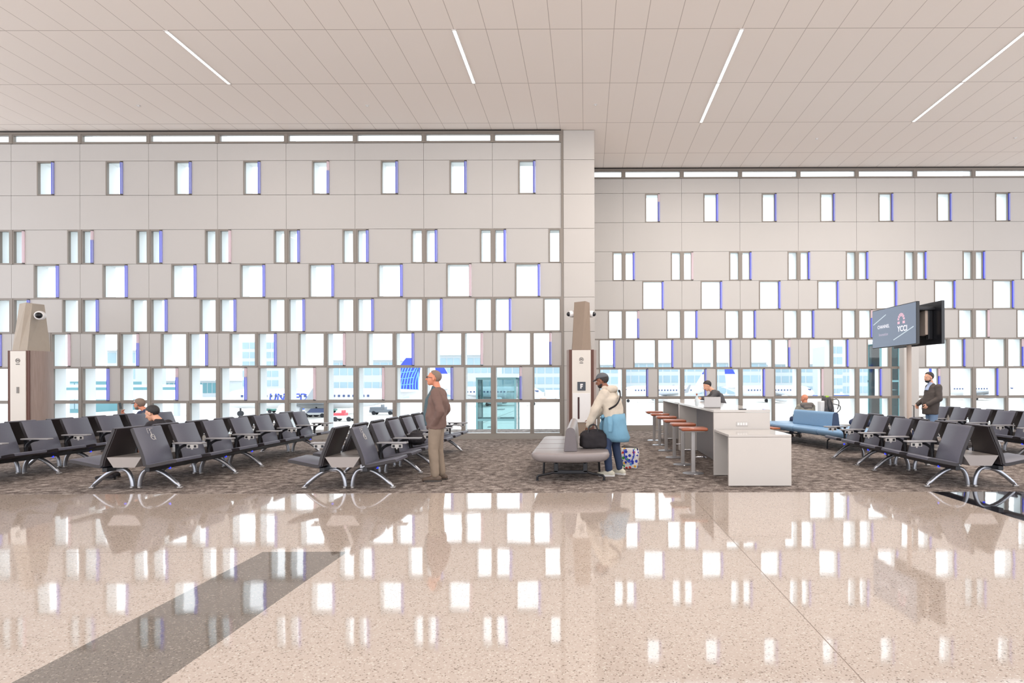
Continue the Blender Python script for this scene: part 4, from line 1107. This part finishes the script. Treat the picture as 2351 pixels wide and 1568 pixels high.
m2, tp, P = person('man in a grey cap and cream jacket leaning over the grey bench, holding a bag', (cx, cyy, .004), R(155), J,
    dict(skin='skin_brown', hair='hair_black', cap='cap_grey', beard='hair_black', top=dict(name='hooded_jacket', mat='cream', fat=1.2, cuff=.01, disp=.03), legs=dict(name='jeans', mat='jeans', fat=1.0), shoe='sneaker', sole='eye_white'))
b = MB(); b.capsule((.02, .09, 1.40), (.02, -.09, 1.40), .065, .065); b.capsule((.13, .07, 1.41), (.13, -.07, 1.41), .05, .05); finish(b, 'hood', 'cream', m2, .012, 6)
b = MB()      # light blue jacket knotted round the waist, hanging behind
b.rings([[Vector((x-.02-max(0, .75-z)*.35, y, z)) for x, y in [(r1*math.cos(R(a)), r2*math.sin(R(a))) for a in range(40, 321, 20)]+[((r1-.025)*math.cos(R(a)), (r2-.025)*math.sin(R(a))) for a in range(320, 39, -20)]] for z, r1, r2 in ((1.0, .165, .205), (.90, .18, .225), (.75, .20, .235), (.62, .21, .215), (.55, .17, .15))])
o = b.build('waist_jacket', 'cyan', m2, smooth='all')
b = MB(); b.tube([(.10, .19, .97), (.16, .10, .93), (.17, 0, .92), (.16, -.10, .93), (.10, -.19, .97)], .034, 10); b.tube([(.17, .02, .91), (.19, .05, .80), (.17, .07, .68)], [.035, .04, .03], 10); b.tube([(.17, -.02, .91), (.20, -.06, .82), (.17, -.08, .72)], [.035, .04, .03], 10)
b.tube([(-.02, .21, .95), (-.06, .27, .84), (-.05, .27, .72)], [.05, .045, .035], 10); finish(b, 'knotted_sleeves', 'cyan', m2, .012, 5)
b = MB(); b.tube(smoothpath([(-.06, -.09, 1.37), (-.11, -.02, 1.35), (-.145, .08, 1.25), (-.12, .17, 1.15), (-.02, .235, 1.08)], 5), .026, 8, flat=.45); b.build('strap', 'black_cloth', m2, smooth='all')

# seated man in black, second row (left-facing side)
J = dict(head=(-.04, 0, 1.035), face=(1, 0, -.4), crown=(.5, 0, 1), neck=(-.15, 0, .94), chest=(-.13, 0, .76), waist=(-.06, 0, .55), pelvis=(-.02, 0, .46), hem=(-.02, 0, .48),
         shL=(-.16, .19, .86), shR=(-.16, -.19, .86), elL=(.06, .24, .60), elR=(.06, -.24, .60), wrL=(.34, .10, .58), wrR=(.34, -.10, .58),
         handL=((1, -.4, .2), (-.2, .3, 1), (0, -1, .4), .8), handR=((1, .4, .2), (-.2, -.3, 1), (0, 1, .4), .8),
         hipL=(.04, .09, .47), hipR=(.04, -.09, .47), knL=(.50, .14, .52), knR=(.50, -.14, .52), anL=(.56, .12, .085), anR=(.66, -.12, .085), toeL=(1, .1, 0), toeR=(1, -.1, 0))
person('dark-haired man in black seated on the emblem row, looking down at his hands', (-6.96, 9.72, .004), R(180), J,
    dict(skin='skin', hair='hair_black', top=dict(name='sweater', mat='black_cloth', fat=1.05), legs=dict(name='trousers', mat='brown_trs'), shoe='black_cloth', sole='bronze_dark'), hscale=1.0)
# man in a light cap on the far row
J2 = dict(J); J2.update(head=(.02, 0, 1.05), face=(1, 0, -.05), crown=(0, 0, 1), wrR=(.40, -.06, .82), elR=(.16, -.22, .66), handR=((.3, .2, 1), (1, 0, 0), (0, 1, 0), .7))
m4, _, _ = person('man in a light grey cap seated on the far left row, holding up a phone', (-9.92, 13.55, .004), R(180), J2,
    dict(skin='skin_red', hair='hair_grey', cap='cap_light', beard='hair_grey', top=dict(name='shirt', mat='navy', fat=1.0), legs=dict(name='trousers', mat='black_cloth'), shoe='black_cloth'), hscale=1.02)
b = MB().rbox(-.008, .008, -.036, .036, -.07, .07, .006); o = b.build('mobile_phone', 'screen_black', loc=(-9.92-.46, 13.55+.03, 1.03), rot=(0, R(10), R(180))); tag(o, 'black phone held up by the seated man in the light cap', 'phone')

# man leaning on the high counter, facing left
px_ = 3.13; py_ = 14.75
J = dict(head=(.20, 0, 1.42), face=(1, .1, -.6), crown=(.5, 0, 1), neck=(.06, 0, 1.32), chest=(-.04, 0, 1.16), waist=(-.12, 0, .98), pelvis=(-.16, 0, .88), hem=(-.15, 0, .90),
         shL=(.0, .18, 1.25), shR=(.0, -.18, 1.25), elL=(.16, .22, 1.12), elR=(.12, -.24, 1.12), wrL=(.38, .08, 1.125), wrR=(.38, -.08, 1.125),
         handL=((1, -.1, -.1), (0, .2, 1), (0, -1, 0), .6), handR=((1, .1, -.1), (0, -.2, 1), (0, 1, 0), .6),
         hipL=(-.16, .085, .86), hipR=(-.16, -.085, .86), knL=(-.12, .10, .48), knR=(-.14, -.10, .48), anL=(-.16, .10, .085), anR=(-.2, -.10, .085), toeL=(1, .1, 0), toeR=(1, -.1, 0))
person('man with dark hair in a charcoal hoodie leaning on the high counter', (px_, py_, .004), R(180), J,
    dict(skin='skin', hair='hair_black', top=dict(name='hoodie', mat='charcoal', fat=1.05, cuff=.06), legs=dict(name='trousers', mat='black_cloth'), shoe='shoe_brown'), hscale=1.0)
# bald man on the blue bench, back to the camera
J = dict(head=(.06, 0, 1.06), face=(1, .45, -.15), crown=(0, 0, 1), neck=(.02, 0, .93), chest=(-.02, 0, .76), waist=(-.04, 0, .56), pelvis=(-.02, 0, .475), hem=(-.02, 0, .49),
         shL=(.0, .19, .85), shR=(.0, -.19, .85), elL=(.06, .27, .60), elR=(.06, -.27, .60), wrL=(.26, .14, .56), wrR=(.26, -.14, .56),
         handL=((1, -.4, 0), (0, .3, 1), (0, -1, 0), .5), handR=((1, .4, 0), (0, -.3, 1), (0, 1, 0), .5),
         hipL=(.04, .09, .49), hipR=(.04, -.09, .49), knL=(.50, .12, .50), knR=(.50, -.12, .50), anL=(.54, .12, .085), anR=(.54, -.12, .085), toeL=(1, 0, 0), toeR=(1, 0, 0))
m6, _, P6 = person('bald man in a hooded olive jacket seated on the blue bench, back turned', (5.88, 16.35, .004), R(100), J,
    dict(skin='skin_red', top=dict(name='jacket', mat='olive', fat=1.12, disp=.03), legs=dict(name='trousers', mat='navy'), shoe='shoe_brown'), hscale=1.0)
b = MB(); b.capsule((-.06, .13, .90), (-.06, -.13, .90), .07, .07); b.capsule((-.10, .07, .83), (-.10, -.07, .83), .06, .06); finish(b, 'hood', 'hood_grey', m6, .012, 6)
# man in the dark blazer by the display pole
J = dict(head=(.07, 0, 1.60), face=(1, .2, -.08), crown=(0, 0, 1), neck=(.0, 0, 1.46), chest=(-.03, 0, 1.27), waist=(.03, 0, 1.02), pelvis=(0, 0, .92), hem=(.04, 0, .76),
         shL=(-.04, .19, 1.38), shR=(-.04, -.19, 1.38), elL=(-.02, .27, 1.12), elR=(-.02, -.27, 1.12), wrL=(.20, .20, 1.0), wrR=(.20, -.22, .99),
         handL=((.5, -.1, -.8), (0, 1, 0), (1, 0, 0), .6), handR=((.3, .1, -.9), (0, -1, 0), (1, 0, 0), .6),
         hipL=(.0, .085, .88), hipR=(.0, -.085, .88), knL=(.02, .09, .48), knR=(.0, -.09, .48), anL=(.0, .09, .085), anR=(-.04, -.09, .085), toeL=(1, .1, 0), toeR=(1, -.1, 0))
m7, _, _ = person('bearded man in a dark blazer and light jeans standing by the display pole', (7.93, 14.0, .004), R(180), J,
    dict(skin='skin', hair='hair_black', beard='hair_black', top=dict(name='blazer', mat='blazer', fat=1.14, belly=1.2, cuff=.0, disp=.02), legs=dict(name='jeans', mat='jeans_light'), shoe='shoe_brown'), hscale=1.03)
b = MB(); ringy(b, [((.075, 0, 1.30), .09, .07), ((.045, 0, 1.42), .05, .07), ((.02, 0, 1.49), .062, .068)]); finish(b, 'shirt_collar', 'shirt_blue', m7, .011, 4)

# ---------------------------------------------------------------- bags and coats
def soft(b, name, m, parent=None, loc=None, vox=.012, sm=6, disp=.03):
    o = finish(b, name, m, parent, vox, sm, 1, disp)
    if loc: o.location = loc
    return o
# black bag on row c
t = thing('shoulder_bag', 'black soft bag lying on the middle seat row behind the man in brown', 'bag', (-2.98, 10.72, .432), R(8))
b = MB(); b.ell((0, 0, .11), .16, .24, .12); b.ell((0, 0, .17), .12, .19, .09); soft(b, 'bag_body', 'black_cloth', t)
b = MB(); b.tube(smoothpath([(0, -.17, .16), (.03, -.08, .27), (.03, .08, .27), (0, .17, .16)], 5), .011, 8); b.build('handle', 'black', t, smooth='all')
# black duffel on the grey bench
t = thing('duffel_bag', 'black duffel bag on the grey bench, held by the man in the cream jacket', 'bag', (.12, 9.86, .452), R(10))
b = MB(); b.rbox(-.22, .20, -.13, .13, .005, .25, .05); b.ell((-.02, 0, .24), .19, .12, .07); soft(b, 'bag_body', 'black_cloth', t)
b = MB(); b.tube(smoothpath([(-.12, -.10, .22), (-.08, -.06, .36), (.02, -.05, .37), (.06, -.10, .22)], 5), .012, 8); b.build('handle', 'black', t, smooth='all')
# dotted tote on the floor
def dots():
    m, nt, b_ = new_mat('coloured dot fabric'); tc = nt.nodes.new('ShaderNodeTexCoord'); v = nt.nodes.new('ShaderNodeTexVoronoi'); v.inputs['Scale'].default_value = 16; v.inputs['Randomness'].default_value = .8
    nt.links.new(tc.outputs['Object'], v.inputs['Vector']); lt = nt.nodes.new('ShaderNodeMath'); lt.operation = 'LESS_THAN'; lt.inputs[1].default_value = .42; nt.links.new(v.outputs['Distance'], lt.inputs[0])
    sp = nt.nodes.new('ShaderNodeSeparateColor'); nt.links.new(v.outputs['Color'], sp.inputs[0]); rp = nt.nodes.new('ShaderNodeValToRGB'); rp.color_ramp.interpolation = 'CONSTANT'; e = rp.color_ramp.elements
    e[0].color = rgb(30, 50, 170); e[1].position = .35; e[1].color = rgb(214, 60, 50)
    for p_, c_ in ((.55, (60, 160, 70)), (.7, (90, 150, 220)), (.85, (236, 180, 60))): x = e.new(p_); x.color = rgb(*c_)
    nt.links.new(sp.outputs[0], rp.inputs[0]); mx = nt.nodes.new('ShaderNodeMix'); mx.data_type = 'RGBA'; mx.inputs[6].default_value = rgb(226, 222, 220); nt.links.new(lt.outputs[0], mx.inputs[0]); nt.links.new(rp.outputs[0], mx.inputs[7]); nt.links.new(mx.outputs[2], b_.inputs['Base Color'])
    b_.inputs['Roughness'].default_value = .6; return m
M['dots'] = dots()
cx, cyy = floor_at(1446, 1077)
t = thing('tote_bag', 'white tote bag with coloured dots and blue handles, on the carpet', 'bag', (cx, cyy+.1, .006), R(-12))
b = MB(); b.rings([[Vector((a*x, a2*y, z)) for x, y in ((-.13, -.09), (.13, -.09), (.15, 0), (.13, .09), (-.13, .09), (-.15, 0))] for a, a2, z in ((1, 1, 0), (1.12, 1.15, .10), (1.15, 1.1, .25), (1.05, .7, .36))]); soft(b, 'bag_body', 'dots', t, disp=.02)
b = MB(); b.tube(smoothpath([(-.08, -.105, .34), (-.06, -.13, .20), (.02, -.135, .12), (.09, -.12, .22), (.08, -.09, .34)], 5), .010, 8); b.build('handle', 'plane_blue', t, smooth='all')
b = MB(); b.capsule((-.12, -.03, .37), (.13, -.03, .34), .022, .03); b.capsule((-.10, .03, .38), (.13, .03, .35), .022, .022); finish(b, 'rim_trim', 'bronze_dark', t, .01, 3)
# backpack on the blue bench
t = thing('backpack', 'black and white backpack with dangling straps on the blue bench, beside the bald man', 'bag', (6.20, 15.75, .452), R(10))
b = MB(); b.ell((0, 0, .36), .20, .17, .30); b.ell((0, -.1, .30), .15, .12, .2); b.ell((0, 0, .62), .12, .11, .08); soft(b, 'pack_body', 'charcoal', t)
b = MB(); b.rbox(-.24, -.12, -.14, .04, .3, .58, .03); soft(b, 'mesh_pocket', 'shirt_pale', t, disp=.01) if 'shirt_pale' in M else b.build('side_pocket', 'eye_white', t)
b = MB(); b.tube(smoothpath([(.05, -.14, .60), (.20, -.16, .62), (.28, -.12, .52), (.25, -.1, .36)], 5), .012, 8); b.tube(smoothpath([(.10, -.16, .50), (.24, -.2, .46), (.30, -.14, .36), (.22, -.1, .26)], 5), .012, 8); b.build('strap', 'bronze_dark', t, smooth='all')
b = MB(); b.tube(smoothpath([(-.08, -.20, .62), (-.10, -.24, .46), (-.05, -.24, .28)], 5), .016, 8); b.tube(smoothpath([(0, -.20, .60), (.01, -.25, .44), (-.02, -.25, .3)], 5), .014, 8); b.build('front_strap', 'black', t, smooth='all')
MB().rbox(-.05, .03, -.08, .0, .66, .71, .01).build('green_tab', 'v_lime', t)
b = MB(); b.ell((0, 0, .10), .26, .22, .12); b.ell((.2, .1, .07), .18, .2, .09); b.ell((-.05, -.1, .16), .16, .12, .08)
o = soft(b, 'coat', 'navy', None, (6.62, 14.75, .435)); tag(o, 'crumpled navy coat lying on the right end of the blue bench', 'coat')
# suitcase handle by the blazer man
t = thing('suitcase', 'dark blue upright suitcase beside the man in the blazer', 'suitcase', (7.53, 14.05, .006), 0)
MB().rbox(-.12, .12, -.2, .2, .05, .66, .04).build('shell', 'navy', t, smooth=True)
b = MB(); b.tube([(-.03, -.09, .64), (-.03, -.09, .96), (-.03, .09, .96), (-.03, .09, .64)], .011, 8); b.build('handle', 'black', t)
for sx in (-1, 1):
    for sy in (-1, 1): MB().rings([[Vector((sx*.08+.03*math.cos(2*math.pi*k/10), sy*.15+q, .03+.03*math.sin(2*math.pi*k/10))) for k in range(10)] for q in (-.012, .012)]).build('wheel', 'tyre', t)
